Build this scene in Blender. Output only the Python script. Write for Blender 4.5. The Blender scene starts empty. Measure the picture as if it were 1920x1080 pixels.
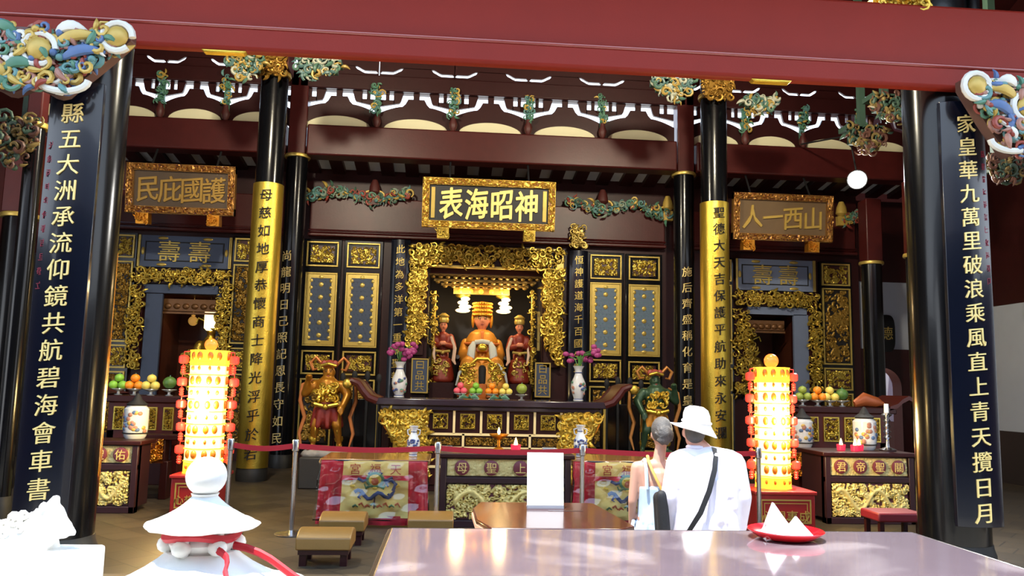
import bpy, math, random
import numpy as np
from mathutils import Vector, Matrix
PI = math.pi
SC = bpy.context.scene
COL = SC.collection

# ---------------------------------------------------------------- camera
CF, CP, CR, CY, CH = 1500.0, .1205, .0222, .0798, 1.6
F_ = Vector((math.sin(CY)*math.cos(CP), math.cos(CY)*math.cos(CP), math.sin(CP)))
R0 = Vector((math.cos(CY), -math.sin(CY), 0)); U0 = R0.cross(F_)
R_ = R0*math.cos(CR) + U0*math.sin(CR); U_ = U0*math.cos(CR) - R0*math.sin(CR)
cd = bpy.data.cameras.new('camera'); cam = bpy.data.objects.new('camera', cd); COL.objects.link(cam)
cd.sensor_width = 36; cd.lens = CF/1920*36; cd.clip_start = .05; cd.clip_end = 200
cam.matrix_world = Matrix(((R_.x, U_.x, -F_.x, 0), (R_.y, U_.y, -F_.y, 0), (R_.z, U_.z, -F_.z, CH), (0, 0, 0, 1)))
SC.camera = cam
def A(px, py, Y):
    d = F_ + R_*((px-960)/CF) + U_*((540-py)/CF)
    return Vector((0, 0, CH)) + d*(Y/d.y)
def FL(px, py, z=0.0):
    d = F_ + R_*((px-960)/CF) + U_*((540-py)/CF)
    return Vector((0, 0, CH)) + d*((z-CH)/d.z)
def RC(x0, y0, x1, y1, Y):
    return A(x0, (y0+y1)/2, Y).x, A(x1, (y0+y1)/2, Y).x, A((x0+x1)/2, y1, Y).z, A((x0+x1)/2, y0, Y).z

# ---------------------------------------------------------------- sky, sun, exposure
W = bpy.data.worlds.new('sky'); SC.world = W; W.use_nodes = True
wn = W.node_tree; wn.nodes.clear()
wo = wn.nodes.new('ShaderNodeOutputWorld'); wb = wn.nodes.new('ShaderNodeBackground')
wt = wn.nodes.new('ShaderNodeTexCoord'); ws = wn.nodes.new('ShaderNodeSeparateXYZ'); wr = wn.nodes.new('ShaderNodeValToRGB')
wr.color_ramp.elements[0].position = 0.0; wr.color_ramp.elements[0].color = (.95, .97, 1, 1)
wr.color_ramp.elements[1].position = .7; wr.color_ramp.elements[1].color = (.42, .66, 1, 1)
wn.links.new(wt.outputs['Generated'], ws.inputs[0]); wn.links.new(ws.outputs['Z'], wr.inputs[0])
wn.links.new(wr.outputs[0], wb.inputs[0]); wb.inputs[1].default_value = 1.25
wn.links.new(wb.outputs[0], wo.inputs[0])
sl = bpy.data.lights.new('sun', 'SUN'); so = bpy.data.objects.new('sun', sl); COL.objects.link(so)
sl.energy = 3.4; sl.angle = .01; sl.color = (1, .95, .86)
so.rotation_euler = Vector((-.28, -.3, 1.3)).to_track_quat('Z', 'Y').to_euler()
vs = SC.view_settings; vs.view_transform = 'Standard'; vs.look = 'None'; vs.gamma = 1; vs.use_curve_mapping = False
vs.exposure = 1.75
SC.display_settings.display_device = 'sRGB'
SC.cycles.max_bounces = 7; SC.cycles.diffuse_bounces = 4; SC.cycles.glossy_bounces = 4
SC.cycles.sample_clamp_indirect = 6.0
SC.cycles.use_denoising = True

# ---------------------------------------------------------------- materials
def lin(c): return tuple(((v/12.92) if v <= .04045 else ((v+.055)/1.055)**2.4) for v in c)
def hx(s): return lin(tuple(int(s[i:i+2], 16)/255 for i in (0, 2, 4)))
def nd(t, k, **kw):
    n = t.nodes.new(k)
    for a, b in kw.items(): n.inputs[a].default_value = b
    return n
def mat(name, col, rough=.5, metal=0., var=.12, scale=6., bump=0., bscale=60., coat=0., em=None, ems=0., spec=.5):
    if isinstance(col, str): col = hx(col)
    m = bpy.data.materials.new(name); m.use_nodes = True; t = m.node_tree; b = t.nodes['Principled BSDF']
    b.inputs['Roughness'].default_value = rough; b.inputs['Metallic'].default_value = metal
    b.inputs['Coat Weight'].default_value = coat; b.inputs['Coat Roughness'].default_value = .06
    b.inputs['Specular IOR Level'].default_value = spec
    tc = t.nodes.new('ShaderNodeTexCoord'); n = nd(t, 'ShaderNodeTexNoise', Scale=scale, Detail=4.)
    t.links.new(tc.outputs['Object'], n.inputs['Vector'])
    mx = t.nodes.new('ShaderNodeMix'); mx.data_type = 'RGBA'
    mx.inputs[6].default_value = tuple(max(0, c*(1-var)) for c in col)+(1,); mx.inputs[7].default_value = tuple(min(1, c*(1+var)) for c in col)+(1,)
    t.links.new(n.outputs['Fac'], mx.inputs[0]); t.links.new(mx.outputs[2], b.inputs['Base Color'])
    if bump:
        n2 = nd(t, 'ShaderNodeTexNoise', Scale=bscale, Detail=3.); t.links.new(tc.outputs['Object'], n2.inputs['Vector'])
        bp = nd(t, 'ShaderNodeBump', Strength=bump, Distance=.01); t.links.new(n2.outputs['Fac'], bp.inputs['Height'])
        t.links.new(bp.outputs[0], b.inputs['Normal'])
    if em is not None:
        b.inputs['Emission Color'].default_value = (hx(em) if isinstance(em, str) else em)+(1,); b.inputs['Emission Strength'].default_value = ems
    return m
def relief_mat(name, top, ground, rough=.33, metal=.85, lo=.12, hi=.3):
    m = mat(name, top, rough, metal, .2, 14, .35, 45); t = m.node_tree; b = t.nodes['Principled BSDF']
    at = t.nodes.new('ShaderNodeAttribute'); at.attribute_name = 'h'
    mr = nd(t, 'ShaderNodeMapRange', **{'From Min': lo, 'From Max': hi}); t.links.new(at.outputs['Fac'], mr.inputs[0])
    src = b.inputs['Base Color'].links[0].from_socket
    mx = t.nodes.new('ShaderNodeMix'); mx.data_type = 'RGBA'; mx.inputs[6].default_value = hx(ground)+(1,)
    t.links.new(mr.outputs[0], mx.inputs[0]); t.links.new(src, mx.inputs[7]); t.links.new(mx.outputs[2], b.inputs['Base Color'])
    mm = nd(t, 'ShaderNodeMath'); mm.operation = 'MULTIPLY'; mm.inputs[1].default_value = metal
    t.links.new(mr.outputs[0], mm.inputs[0]); t.links.new(mm.outputs[0], b.inputs['Metallic'])
    return m
def tile_mat(name, c1, c2, mortar, size, rot, rough=.6, ratio=1.0):
    m = mat(name, c1, rough, 0, .1, 3, .1, 30); t = m.node_tree; b = t.nodes['Principled BSDF']
    tc = t.nodes.new('ShaderNodeTexCoord'); mp = t.nodes.new('ShaderNodeMapping'); mp.inputs['Rotation'].default_value = (0, 0, rot)
    br = t.nodes.new('ShaderNodeTexBrick'); br.offset = .5
    for k, v in (('Color1', hx(c1)+(1,)), ('Color2', hx(c2)+(1,)), ('Mortar', hx(mortar)+(1,))): br.inputs[k].default_value = v
    br.inputs['Scale'].default_value = 1/size; br.inputs['Brick Width'].default_value = ratio; br.inputs['Row Height'].default_value = 1.
    br.inputs['Mortar Size'].default_value = .025
    t.links.new(tc.outputs['Object'], mp.inputs[0]); t.links.new(mp.outputs[0], br.inputs[0])
    src = b.inputs['Base Color'].links[0].from_socket; mx = t.nodes.new('ShaderNodeMix'); mx.data_type = 'RGBA'; mx.inputs[0].default_value = .75
    t.links.new(src, mx.inputs[6]); t.links.new(br.outputs[0], mx.inputs[7]); t.links.new(mx.outputs[2], b.inputs['Base Color'])
    return m
GOLD = mat('gilt', 'c9ac4a', .36, .85, .22, 12, .3, 50)
GOLDF = mat('gold_paint', 'c4aa58', .38, .55, .15, 9, .1, 40)
GOLDL = mat('gold_lettering', 'f0d68a', .45, .15, .1)
GOLDO = mat('orange_gilt', 'd8902c', .35, .75, .25, 10, .3, 40)
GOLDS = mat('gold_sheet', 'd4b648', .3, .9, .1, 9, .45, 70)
CREAM = mat('cream_line', 'e6d3a0', .5, 0, .06)
REDW = mat('oxblood_wood', '421412', .38, 0, .25, 5, .1, 25, spec=.35)
REDD = mat('deep_red_wood', '2c0c0c', .42, 0, .25, 5, .1, 25, spec=.3)
BEAMR = mat('red_beam_paint', '7c1f13', .55, 0, .1, 2.5, .12, 120, spec=.25)
BLACK = mat('black_lacquer', '08090c', .2, 0, .2, 4, .03, 12, coat=.12, spec=.28)
BLACKB = mat('black_board_lacquer', '080d1a', .22, 0, .2, 4, .02, 8, coat=.3, spec=.35)
BLUEF = mat('blue_grey_frame', '3d4a66', .5, 0, .12, 4)
BLUEP = mat('blue_grey_panel', '6b7894', .55, 0, .12, 4)
WHITEP = mat('white_plaster', 'c9cfda', .8, 0, .06, 3, .1, 30)
CREAMP = mat('cream_plaster', 'd8d2ae', .8, 0, .05, 3)
TILEW = mat('whitewashed_tile', 'cfd6dc', .8, 0, .1, 6)
STONE = mat('granite', '8f8a84', .7, 0, .15, 20, .2, 80)
WHITES = mat('white_glazed_stone', 'e4e2dc', .45, 0, .08, 10, .15, 40)
STEEL = mat('brushed_steel', 'b8b8bc', .25, 1, .05, 20)
REDR = mat('red_ribbon', 'b01424', .6, 0, .12, 12)
REDC = mat('red_satin', 'b0162c', .38, 0, .12, 8, .1, 30, coat=.5)
PLAST = mat('red_plastic', 'd8141c', .25, 0, .05, 5, coat=.4)
YELC = mat('yellow_satin', 'dcc473', .4, 0, .08, 8, .1, 30, coat=.5)
BROWNV = mat('brown_vinyl', '7e5c28', .45, 0, .08, 6, .12, 60)
BROWNT = mat('brown_veneer', '421f15', .22, 0, .2, 5, .04, 30, coat=.4)
PAPER = mat('white_paper', 'f2f0ec', .7, 0, .02)
GREEN = mat('green_paint', '4c7a62', .5, 0, .25, 10); TEAL = mat('teal_paint', '55807e', .5, 0, .2, 10)
BLUE = mat('blue_paint', '4c6690', .5, 0, .2, 10); WHT = mat('white_paint', 'd4d2c8', .5, 0, .08, 10)
REDP = mat('vermilion_paint', '8c3a2c', .5, 0, .2, 10); PINK = mat('pink_paint', '9c6e5e', .5, 0, .15, 10); OCH = mat('ochre_paint', 'b89a4a', .45, .2, .2, 10)
RELG = relief_mat('gilt_on_red', 'c8b050', '3c1414', lo=.05, hi=.2); RELY = relief_mat('pale_gilt_on_maroon', 'dcc87c', '5a2830', .45, .25, .03, .12)
RELD = relief_mat('dull_gilt_on_black', '9c7a34', '14100e', .4, .7); RELO = relief_mat('amber_gilt', 'c8862a', '5a2a10', .38, .75)
SKIN = mat('skin', 'd9a08c', .5, 0, .06, 12); SKINW = mat('tanned_skin', 'b98a76', .5, 0, .06, 12)
FACE = mat('painted_face', 'd98a6a', .45, 0, .05, 8)
HAIR = mat('grey_hair', '4c4846', .6, 0, .3, 40, .5, 150)
BLK = mat('black_cloth', '101014', .7, 0, .2, 20, .2, 100)
PORC = mat('porcelain', 'c8ccd0', .2, 0, .05, 8, coat=.5)

# ---------------------------------------------------------------- mesh kit
ORG = {}
GLY = {}
def glyph(ch, bold=0.):
    ch, key = ch, (ch, bold)
    if key not in GLY:
        c = bpy.data.curves.new('glyph', 'FONT'); c.body = ch; c.extrude = .5; c.resolution_u = 2; c.offset = bold
        o = bpy.data.objects.new('glyph', c); COL.objects.link(o); bpy.context.view_layer.update()
        me = bpy.data.meshes.new_from_object(o.evaluated_get(bpy.context.evaluated_depsgraph_get()))
        GLY[key] = ([tuple(v.co) for v in me.vertices], [tuple(p.vertices) for p in me.polygons])
        bpy.data.objects.remove(o); bpy.data.curves.remove(c); bpy.data.meshes.remove(me)
    return GLY[key]
class MB:
    def __init__(s, T=None): s.v = []; s.f = []; s.k = []; s.h = []; s.m = 0; s.T = T; s.useh = False
    def add(s, vs, fs, h=None):
        n = len(s.v)
        s.v += [tuple(s.T @ Vector(v)) for v in vs] if s.T is not None else [tuple(v) for v in vs]
        s.f += [tuple(i+n for i in f) for f in fs]; s.k += [s.m]*len(fs)
        s.h += list(h) if h is not None else [1.]*len(vs)
        if h is not None: s.useh = True
        return s
    def box(s, x0, x1, y0, y1, z0, z1):
        return s.add([(x, y, z) for z in (z0, z1) for y in (y0, y1) for x in (x0, x1)],
                     [(0, 2, 3, 1), (4, 5, 7, 6), (0, 1, 5, 4), (2, 6, 7, 3), (0, 4, 6, 2), (1, 3, 7, 5)])
    def prism(s, poly, y0, y1):
        n = len(poly); v = [(x, y0, z) for x, z in poly]+[(x, y1, z) for x, z in poly]
        ar = sum(poly[i][0]*poly[(i+1) % n][1]-poly[(i+1) % n][0]*poly[i][1] for i in range(n))
        f = [tuple(range(n)), tuple(range(2*n-1, n-1, -1))]+[(i, i+n, (i+1) % n+n, (i+1) % n) for i in range(n)]
        if ar < 0: f = [tuple(reversed(q)) for q in f]
        return s.add(v, f)
    def prismz(s, poly, z0, z1):
        n = len(poly); v = [(x, y, z0) for x, y in poly]+[(x, y, z1) for x, y in poly]
        ar = sum(poly[i][0]*poly[(i+1) % n][1]-poly[(i+1) % n][0]*poly[i][1] for i in range(n))
        f = [tuple(range(n-1, -1, -1)), tuple(range(n, 2*n))]+[(i, (i+1) % n, (i+1) % n+n, i+n) for i in range(n)]
        if ar < 0: f = [tuple(reversed(q)) for q in f]
        return s.add(v, f)
    def band(s, xs, lo, hi, y0, y1):
        v = []; f = []
        for x in xs: v += [(x, y0, lo(x)), (x, y0, hi(x)), (x, y1, hi(x)), (x, y1, lo(x))]
        for i in range(len(xs)-1):
            a = 4*i; b = a+4
            f += [(a, b, b+1, a+1), (a+1, b+1, b+2, a+2), (a+2, b+2, b+3, a+3), (a+3, b+3, b, a)]
        f += [(0, 1, 2, 3), (len(v)-1, len(v)-2, len(v)-3, len(v)-4)]
        return s.add(v, f)
    def tube(s, pts, r, n=8, flat=1.):
        pts = [Vector(p) for p in pts]; N = len(pts)
        rs = r if isinstance(r, (list, tuple)) else [r]*N
        v = []; f = []; up = None
        for i, p in enumerate(pts):
            t = (pts[min(i+1, N-1)]-pts[max(i-1, 0)])
            t = t.normalized() if t.length > 1e-9 else Vector((0, 0, 1))
            if up is None:
                up = Vector((0, 1, 0)) if abs(t.y) < .9 else Vector((0, 0, 1))
            a = t.cross(up)
            a = a.normalized() if a.length > 1e-6 else t.orthogonal().normalized()
            b = a.cross(t).normalized(); up = b
            for j in range(n):
                q = 2*PI*j/n; v.append(p+(a*math.cos(q)+b*math.sin(q)*flat)*rs[i])
        for i in range(N-1):
            for j in range(n): f.append((i*n+j, i*n+(j+1) % n, (i+1)*n+(j+1) % n, (i+1)*n+j))
        f += [tuple(range(n-1, -1, -1)), tuple(range((N-1)*n, N*n))]
        return s.add(v, f)
    def lathe(s, prof, c=(0, 0, 0), n=24, sx=1., sy=1.):
        v = []; f = []; N = len(prof)
        for r, z in prof:
            for j in range(n):
                q = 2*PI*j/n; v.append((c[0]+max(r, .0005)*math.cos(q)*sx, c[1]+max(r, .0005)*math.sin(q)*sy, c[2]+z))
        for i in range(N-1):
            for j in range(n): f.append((i*n+j, i*n+(j+1) % n, (i+1)*n+(j+1) % n, (i+1)*n+j))
        f += [tuple(range(n-1, -1, -1)), tuple(range((N-1)*n, N*n))]
        return s.add(v, f)
    def ell(s, c, r, rot=None, n=12, k=7):
        if not isinstance(r, (list, tuple)): r = (r, r, r)
        v = []; f = []; M = rot or Matrix.Identity(3); c = Vector(c)
        for i in range(1, k):
            p = PI*i/k
            for j in range(n):
                q = 2*PI*j/n; v.append(c+M @ Vector((r[0]*math.sin(p)*math.cos(q), r[1]*math.sin(p)*math.sin(q), -r[2]*math.cos(p))))
        b = len(v); v += [c+M @ Vector((0, 0, -r[2])), c+M @ Vector((0, 0, r[2]))]
        for i in range(k-2):
            for j in range(n): f.append((i*n+j, i*n+(j+1) % n, (i+1)*n+(j+1) % n, (i+1)*n+j))
        for j in range(n): f += [(b, (j+1) % n, j), (b+1, (k-2)*n+j, (k-2)*n+(j+1) % n)]
        return s.add(v, f)
    def cap(s, a, b, r0, r1, n=12):
        a = Vector(a); b = Vector(b); d = (b-a).normalized()
        pts = [a-d*r0*.95, a-d*r0*.6, a]+[a.lerp(b, t) for t in (.25, .5, .75)]+[b, b+d*r1*.6, b+d*r1*.95]
        L = [r0*.3, r0*.8, r0]+[r0+(r1-r0)*t for t in (.25, .5, .75)]+[r1, r1*.8, r1*.3]
        return s.tube(pts, L, n)
    def text(s, ch, cx, cz, size, y, ext=.02, slant=.1, cyl=None, sx=1., fat=0.):
        v, f = glyph(ch)
        if fat:
            for i in range(8): s.text(ch, cx+fat*size*math.cos(i*PI/4), cz+fat*size*math.sin(i*PI/4), size, y, ext*(.9+.01*i), slant, cyl, sx)
        o = []
        for a, b, w in v:
            x = cx+(a-.5)*size*sx; z = cz+(b-.38)*size+slant*(a-.5)*size; d = (w+.5)*ext
            o.append((x, (cyl[1]-math.sqrt(max(1e-6, cyl[2]**2-(x-cyl[0])**2)) if cyl else y)-d, z))
        return s.add(o, [tuple(q) for q in f])
    def vtext(s, t, cx, z1, z0, size, y, **k):
        n = len(t)
        for i, ch in enumerate(t): s.text(ch, cx, z1+(z0-z1)*i/max(1, n-1), size, y, **k)
        return s
    def frame(s, x0, x1, z0, z1, w, y0, y1):
        s.box(x0, x1, y0, y1, z1-w, z1); s.box(x0, x1, y0, y1, z0, z0+w)
        s.box(x0, x0+w, y0, y1, z0+w, z1-w); return s.box(x1-w, x1, y0, y1, z0+w, z1-w)
    def build(s, name, mats, parent=None, smooth=38, bevel=0., remesh=0., label=None, rlx=6):
        me = bpy.data.meshes.new(name)
        if parent is not None: org = ORG.get(parent.name, Vector((0, 0, 0)))
        else:
            a = np.array(s.v); org = Vector(((a[:, 0].min()+a[:, 0].max())/2, (a[:, 1].min()+a[:, 1].max())/2, a[:, 2].min()))
        me.from_pydata([(x-org.x, y-org.y, z-org.z) for x, y, z in s.v], [], s.f)
        ml = mats if isinstance(mats, (list, tuple)) else [mats]
        for q in ml: me.materials.append(q)
        if len(ml) > 1: me.polygons.foreach_set('material_index', s.k)
        if s.useh:
            at = me.attributes.new('h', 'FLOAT', 'POINT'); at.data.foreach_set('value', s.h)
        if remesh:
            t = bpy.data.objects.new('temp', me); COL.objects.link(t)
            q = t.modifiers.new('r', 'REMESH'); q.mode = 'VOXEL'; q.voxel_size = remesh
            q = t.modifiers.new('s', 'SMOOTH'); q.factor = .5; q.iterations = rlx
            bpy.context.view_layer.update()
            m2 = bpy.data.meshes.new_from_object(t.evaluated_get(bpy.context.evaluated_depsgraph_get()))
            bpy.data.objects.remove(t); bpy.data.meshes.remove(me); me = m2; me.name = name
            me.materials.clear(); me.materials.append(ml[0])
            me.polygons.foreach_set('material_index', [0]*len(me.polygons)); smooth = 180
        if smooth:
            me.polygons.foreach_set('use_smooth', [True]*len(me.polygons))
            if smooth < 180: me.set_sharp_from_angle(angle=math.radians(smooth))
        me.update()
        o = bpy.data.objects.new(name, me); COL.objects.link(o)
        if parent is not None: o.parent = parent; ORG[o.name] = org
        else: o.location = org; ORG[o.name] = org
        if bevel:
            b = o.modifiers.new('bevel', 'BEVEL'); b.width = bevel; b.segments = 2; b.limit_method = 'ANGLE'; b.angle_limit = .7
        if label: o['label'] = label
        return o
def tag(o, label, cat, group=None, kind=None):
    o['label'] = label; o['category'] = cat
    if group: o['group'] = group
    if kind: o['kind'] = kind
    return o
def thing(name, label, cat, loc, group=None, kind=None):
    o = bpy.data.objects.new(name, None); COL.objects.link(o); o.location = loc; o.empty_display_size = .1
    ORG[o.name] = Vector(loc); return tag(o, label, cat, group, kind)
def struct(o): o['kind'] = 'structure'; return o
KIDS = {}
def dup(root, loc, label, rotz=None, group=None, scale=None):
    kids = [q for q in COL.objects if q.parent == root] if root.name not in KIDS else KIDS[root.name]
    KIDS[root.name] = kids
    r = root.copy(); COL.objects.link(r); r.location = loc; r['label'] = label
    if rotz is not None: r.rotation_euler.z = rotz
    if scale is not None: r.scale = scale
    if group: r['group'] = group
    for ch in kids:
        c = ch.copy(); COL.objects.link(c); c.parent = r
        if ch.name not in KIDS: KIDS[ch.name] = [q for q in COL.objects if q.parent == ch]
        for g in KIDS[ch.name]:
            d = g.copy(); COL.objects.link(d); d.parent = c
    return r

# relief carving rasterised on a grid
def heights(w, h, seed, style, cell):
    rg = np.random.default_rng(seed)
    nx = int(min(150, max(10, w/cell))); nz = int(min(150, max(10, h/cell)))
    X, Z = np.meshgrid(np.linspace(0, w, nx), np.linspace(0, h, nz)); H = np.zeros_like(X)
    def stamp(px, pz, r, a=1.):
        i0 = max(0, int((px-r)/w*(nx-1))); i1 = min(nx, int((px+r)/w*(nx-1))+2)
        j0 = max(0, int((pz-r)/h*(nz-1))); j1 = min(nz, int((pz+r)/h*(nz-1))+2)
        if i0 >= i1 or j0 >= j1: return
        d = np.sqrt((X[j0:j1, i0:i1]-px)**2+(Z[j0:j1, i0:i1]-pz)**2)/r
        H[j0:j1, i0:i1] = np.maximum(H[j0:j1, i0:i1], a*np.sqrt(np.clip(1-d*d, 0, 1)))
    def spiral(cx, cz, R, turns, a0, sg, th):
        n = int(10+14*turns)
        for i in range(n):
            t = i/(n-1); q = a0+sg*t*turns*2*PI; rr = R*(1-.85*t)
            stamp(cx+rr*math.cos(q), cz+rr*math.sin(q), th*R*(1-.4*t), .75+.25*t)
    m = min(w, h)
    if style == 'dragon':
        n = 160; th = m*.085
        for i in range(n):
            t = i/(n-1)
            stamp(w*(.08+.84*t), h*(.5+.3*math.sin(t*11+seed)), th*(1.1-.5*t), 1)
            if i % 14 == 0: spiral(w*(.08+.84*t)+th, h*(.5+.3*math.sin(t*11+seed+.5)), m*.13, 1.2, rg.uniform(0, 6), 1, .3)
    s0 = m*(.11 if style == 'dragon' else .17)
    k = int(w*h/(s0*s0)*1.5)
    for i in range(k):
        cx, cz = rg.uniform(0, w), rg.uniform(0, h); R = s0*rg.uniform(.45, 1.)
        if rg.random() < .6: spiral(cx, cz, R, rg.uniform(.6, 1.6), rg.uniform(0, 6.3), rg.choice([-1, 1]), .28)
        else:
            a = rg.uniform(0, 6.3)
            for j in range(8):
                t = j/7; stamp(cx+math.cos(a+t*.9)*R*1.4*t, cz+math.sin(a+t*.9)*R*1.4*t, R*.36*math.sin(PI*(.15+.8*t)), .8)
    return H, X, Z
def relief(m, x0, x1, z0, z1, y, depth, seed, style='scroll', cell=None):
    w, h = x1-x0, z1-z0; cell = cell or max(min(w, h)/42, max(w, h)/150)
    H, X, Z = heights(w, h, seed, style, cell); nz, nx = H.shape
    v = np.stack([x0+X, y-H*depth, z0+Z], -1).reshape(-1, 3)
    i = np.arange(nz-1)[:, None]*nx+np.arange(nx-1)[None, :]
    f = np.stack([i, i+1, i+nx+1, i+nx], -1).reshape(-1, 4)
    return m.add([tuple(q) for q in v.tolist()], [tuple(q) for q in f.tolist()], H.reshape(-1).tolist())
# pierced carving made of curls, petals and beads; P maps (u, v, out) to the world
def carve(m, P, u0, u1, v0, v1, depth, n, s, seed, nm=1, mask=None, both=False):
    rg = random.Random(seed); c = 0; tr = 0
    while c < n and tr < n*20:
        tr += 1
        u, v = rg.uniform(u0, u1), rg.uniform(v0, v1)
        if mask and not mask((u-u0)/(u1-u0), (v-v0)/(v1-v0)): continue
        c += 1; R = s*rg.uniform(.5, 1.1); w = rg.uniform(.15, 1)*depth; m.m = rg.randrange(nm)
        if both and rg.random() < .5: w = -w
        q = rg.random(); a0 = rg.uniform(0, 6.3); sg = rg.choice((-1, 1))
        if q < .5:
            T = rg.uniform(.7, 1.3); N = 10
            pts = [P(u+R*(1-.8*i/N)*math.cos(a0+sg*i/N*T*6.28), v+R*(1-.8*i/N)*math.sin(a0+sg*i/N*T*6.28), w+.3*R*i/N) for i in range(N+1)]
            m.tube(pts, [R*(.14+.14*math.sin(PI*i/N)) for i in range(N+1)], 6)
        elif q < .85:
            N = 6; L = R*1.7
            pts = [P(u+math.cos(a0+sg*.7*i/N)*L*i/N, v+math.sin(a0+sg*.7*i/N)*L*i/N, w+.25*R*math.sin(PI*i/N)) for i in range(N+1)]
            m.tube(pts, [R*.05+R*.3*math.sin(PI*(i/N)**.8) for i in range(N+1)], 6)
        else:
            p = P(u, v, w); m.ell(p, R*.42, n=8, k=5)
    m.m = 0
def XZ(y): return lambda u, v, w: (u, y-w, v)
def YZ(x): return lambda u, v, w: (x+w, u, v)
# ================================================================ the setting
YF, YL, YB, YG, YP = 16.4, 15.2, 15.3, 13.3, 7.35     # facade, lintel, back columns, gold columns, front pillars
TILE = tile_mat('brown_floor_tile', '42382a', '2c241b', '100d0a', .36, PI/4, .5)
PAVE = tile_mat('granite_paving', 'a8a298', '989288', '6c6860', .6, 0, .8, 1.6)
m = MB(); m.box(-13, 15, 6.75, 24, -.3, 0); struct(m.build('floor', TILE))
m = MB(); m.box(-13, 15, -9, 6.72, -.5, -.22); struct(m.build('floor_courtyard', PAVE))
m = MB(); m.box(-13, 15, 6.45, 6.75, -.22, -.02); struct(m.build('trim_1', STONE, bevel=.02))
XA = (A(137, 600, YP).x+A(1772, 600, YP).x)/2
def roof_slab(name, pts, th):
    m = MB()
    for (ya, za), (yb, zb) in zip(pts, pts[1:]):
        v = [(x, y, z) for x in (-13, 15) for y, z in ((ya, za), (yb, zb), (yb, zb+th), (ya, za+th))]
        m.add(v, [(0, 1, 2, 3), (4, 7, 6, 5), (0, 4, 5, 1), (1, 5, 6, 2), (2, 6, 7, 3), (3, 7, 4, 0)])
    return struct(m.build(name, REDD, smooth=0))
roof_slab('ceiling', [(5.6, 6.05), (11, 9.9), (15.65, 8.15)], .15)
# the front hall behind the camera and the side galleries close the courtyard
roof_slab('ceiling_front_hall', [(.55, 4.1), (-4, 6.6), (-9, 4.2)], .15)
m = MB(); m.box(-13, 15, -8.6, -8.4, -.22, 5); struct(m.build('wall_front', REDD))
m = MB(); m.box(-7.2, -7.0, .5, 6.6, -.22, 3.3); struct(m.build('wall_gallery_left', REDD))
m = MB(); m.box(8.8, 9.0, .5, 6.6, -.22, 3.3); struct(m.build('wall_gallery_right', REDD))
# side walls of the hall, pale plaster over a dark dado
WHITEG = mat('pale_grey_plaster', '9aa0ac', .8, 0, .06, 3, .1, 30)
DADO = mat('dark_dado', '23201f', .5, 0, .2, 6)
for nm, x in (('wall_left', -10.5), ('wall_right', 10.6)):
    m = MB(); m.box(x-.15, x+.15, 6.75, 24, .95, 3.3); struct(m.build(nm, WHITEG))
    q = [(6.75, 3.3), (24, 3.3), (24, 8.1), (15.6, 8.12), (11, 9.86), (6.75, 6.84)]; n = 6
    m = MB(); m.add([(x-.16, a, b) for a, b in q]+[(x+.16, a, b) for a, b in q], [tuple(range(n-1, -1, -1)), tuple(range(n, 2*n))]+[(i, (i+1) % n, (i+1) % n+n, i+n) for i in range(n)]); struct(m.build(nm+'_upper', REDD))
    m = MB(); m.box(x-.2, x+.2, 6.75, 24, 0, .95); struct(m.build('baseboard_'+nm[5:], DADO))
# wall behind the aisles (right one has the arched doorway), closed over by dark boarding
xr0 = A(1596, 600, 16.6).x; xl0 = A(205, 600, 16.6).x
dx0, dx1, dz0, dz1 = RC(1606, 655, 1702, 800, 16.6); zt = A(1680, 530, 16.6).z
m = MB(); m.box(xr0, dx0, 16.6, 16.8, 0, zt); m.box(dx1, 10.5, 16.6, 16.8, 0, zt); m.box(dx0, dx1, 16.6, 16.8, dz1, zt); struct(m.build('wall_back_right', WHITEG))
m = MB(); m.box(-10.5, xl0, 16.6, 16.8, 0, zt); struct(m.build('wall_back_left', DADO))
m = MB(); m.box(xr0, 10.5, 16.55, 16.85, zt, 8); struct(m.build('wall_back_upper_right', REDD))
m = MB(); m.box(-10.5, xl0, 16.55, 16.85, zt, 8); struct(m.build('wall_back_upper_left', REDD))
ax0, ax1 = A(1620, 750, 16.55).x, A(1689, 750, 16.55).x; az = A(1665, 690, 16.55).z; rr = (ax1-ax0)/2
arc = [(ax1, .0)]+[((ax0+ax1)/2+rr*math.cos(PI*i/14), az-rr+rr*math.sin(PI*i/14)) for i in range(15)]+[(ax0, .0)]
m = MB(); m.prism([(dx0, 0), (dx0, dz1), (dx1, dz1), (dx1, 0)]+arc, 16.5, 16.85); struct(m.build('door_1', REDD))
PINKW = mat('pink_plaster', 'd8948c', .8, 0, .06, 3)
m = MB(); m.box(dx0-1.5, dx1+1.5, 18.6, 18.7, 0, 5.2); struct(m.build('wall_passage', PINKW))

# ================================================================ front pillars, boards and beam
def ring(m, x, y, z, r, h=.07): m.lathe([(r, 0), (r+.035, .0), (r+.045, h*.5), (r+.035, h), (r, h)], (x, y, z), 32)
def column(name, label, x, y, r, z1, cat='column', group=None):
    t = thing(name, label, cat, (x, y, 0), group, 'thing')
    m = MB(); m.lathe([(r, .24), (r, min(z1, 6.85 if y < 8 else 8.7))], (x, y, 0), 40); m.build('shaft', BLACK, t)
    m = MB(); m.lathe([(r*1.06, 0), (r*1.1, .05), (r*1.1, .14), (r*1.04, .2), (r*1.02, .24)], (x, y, 0), 32); m.build('base', mat_base, t, label='dark stone foot of the column')
    return t
mat_base = mat('dark_stone', '2a2927', .5, 0, .2, 12)
XPL, XPR = A(137, 600, YP).x, A(1772, 600, YP).x
pl = column('front_pillar', 'thick black lacquered pillar at the left of the courtyard front', XPL, YP, .31, 7.2)
pr_ = column('front_pillar', 'thick black lacquered pillar at the right of the courtyard front', XPR, YP, .31, 7.2)
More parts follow.
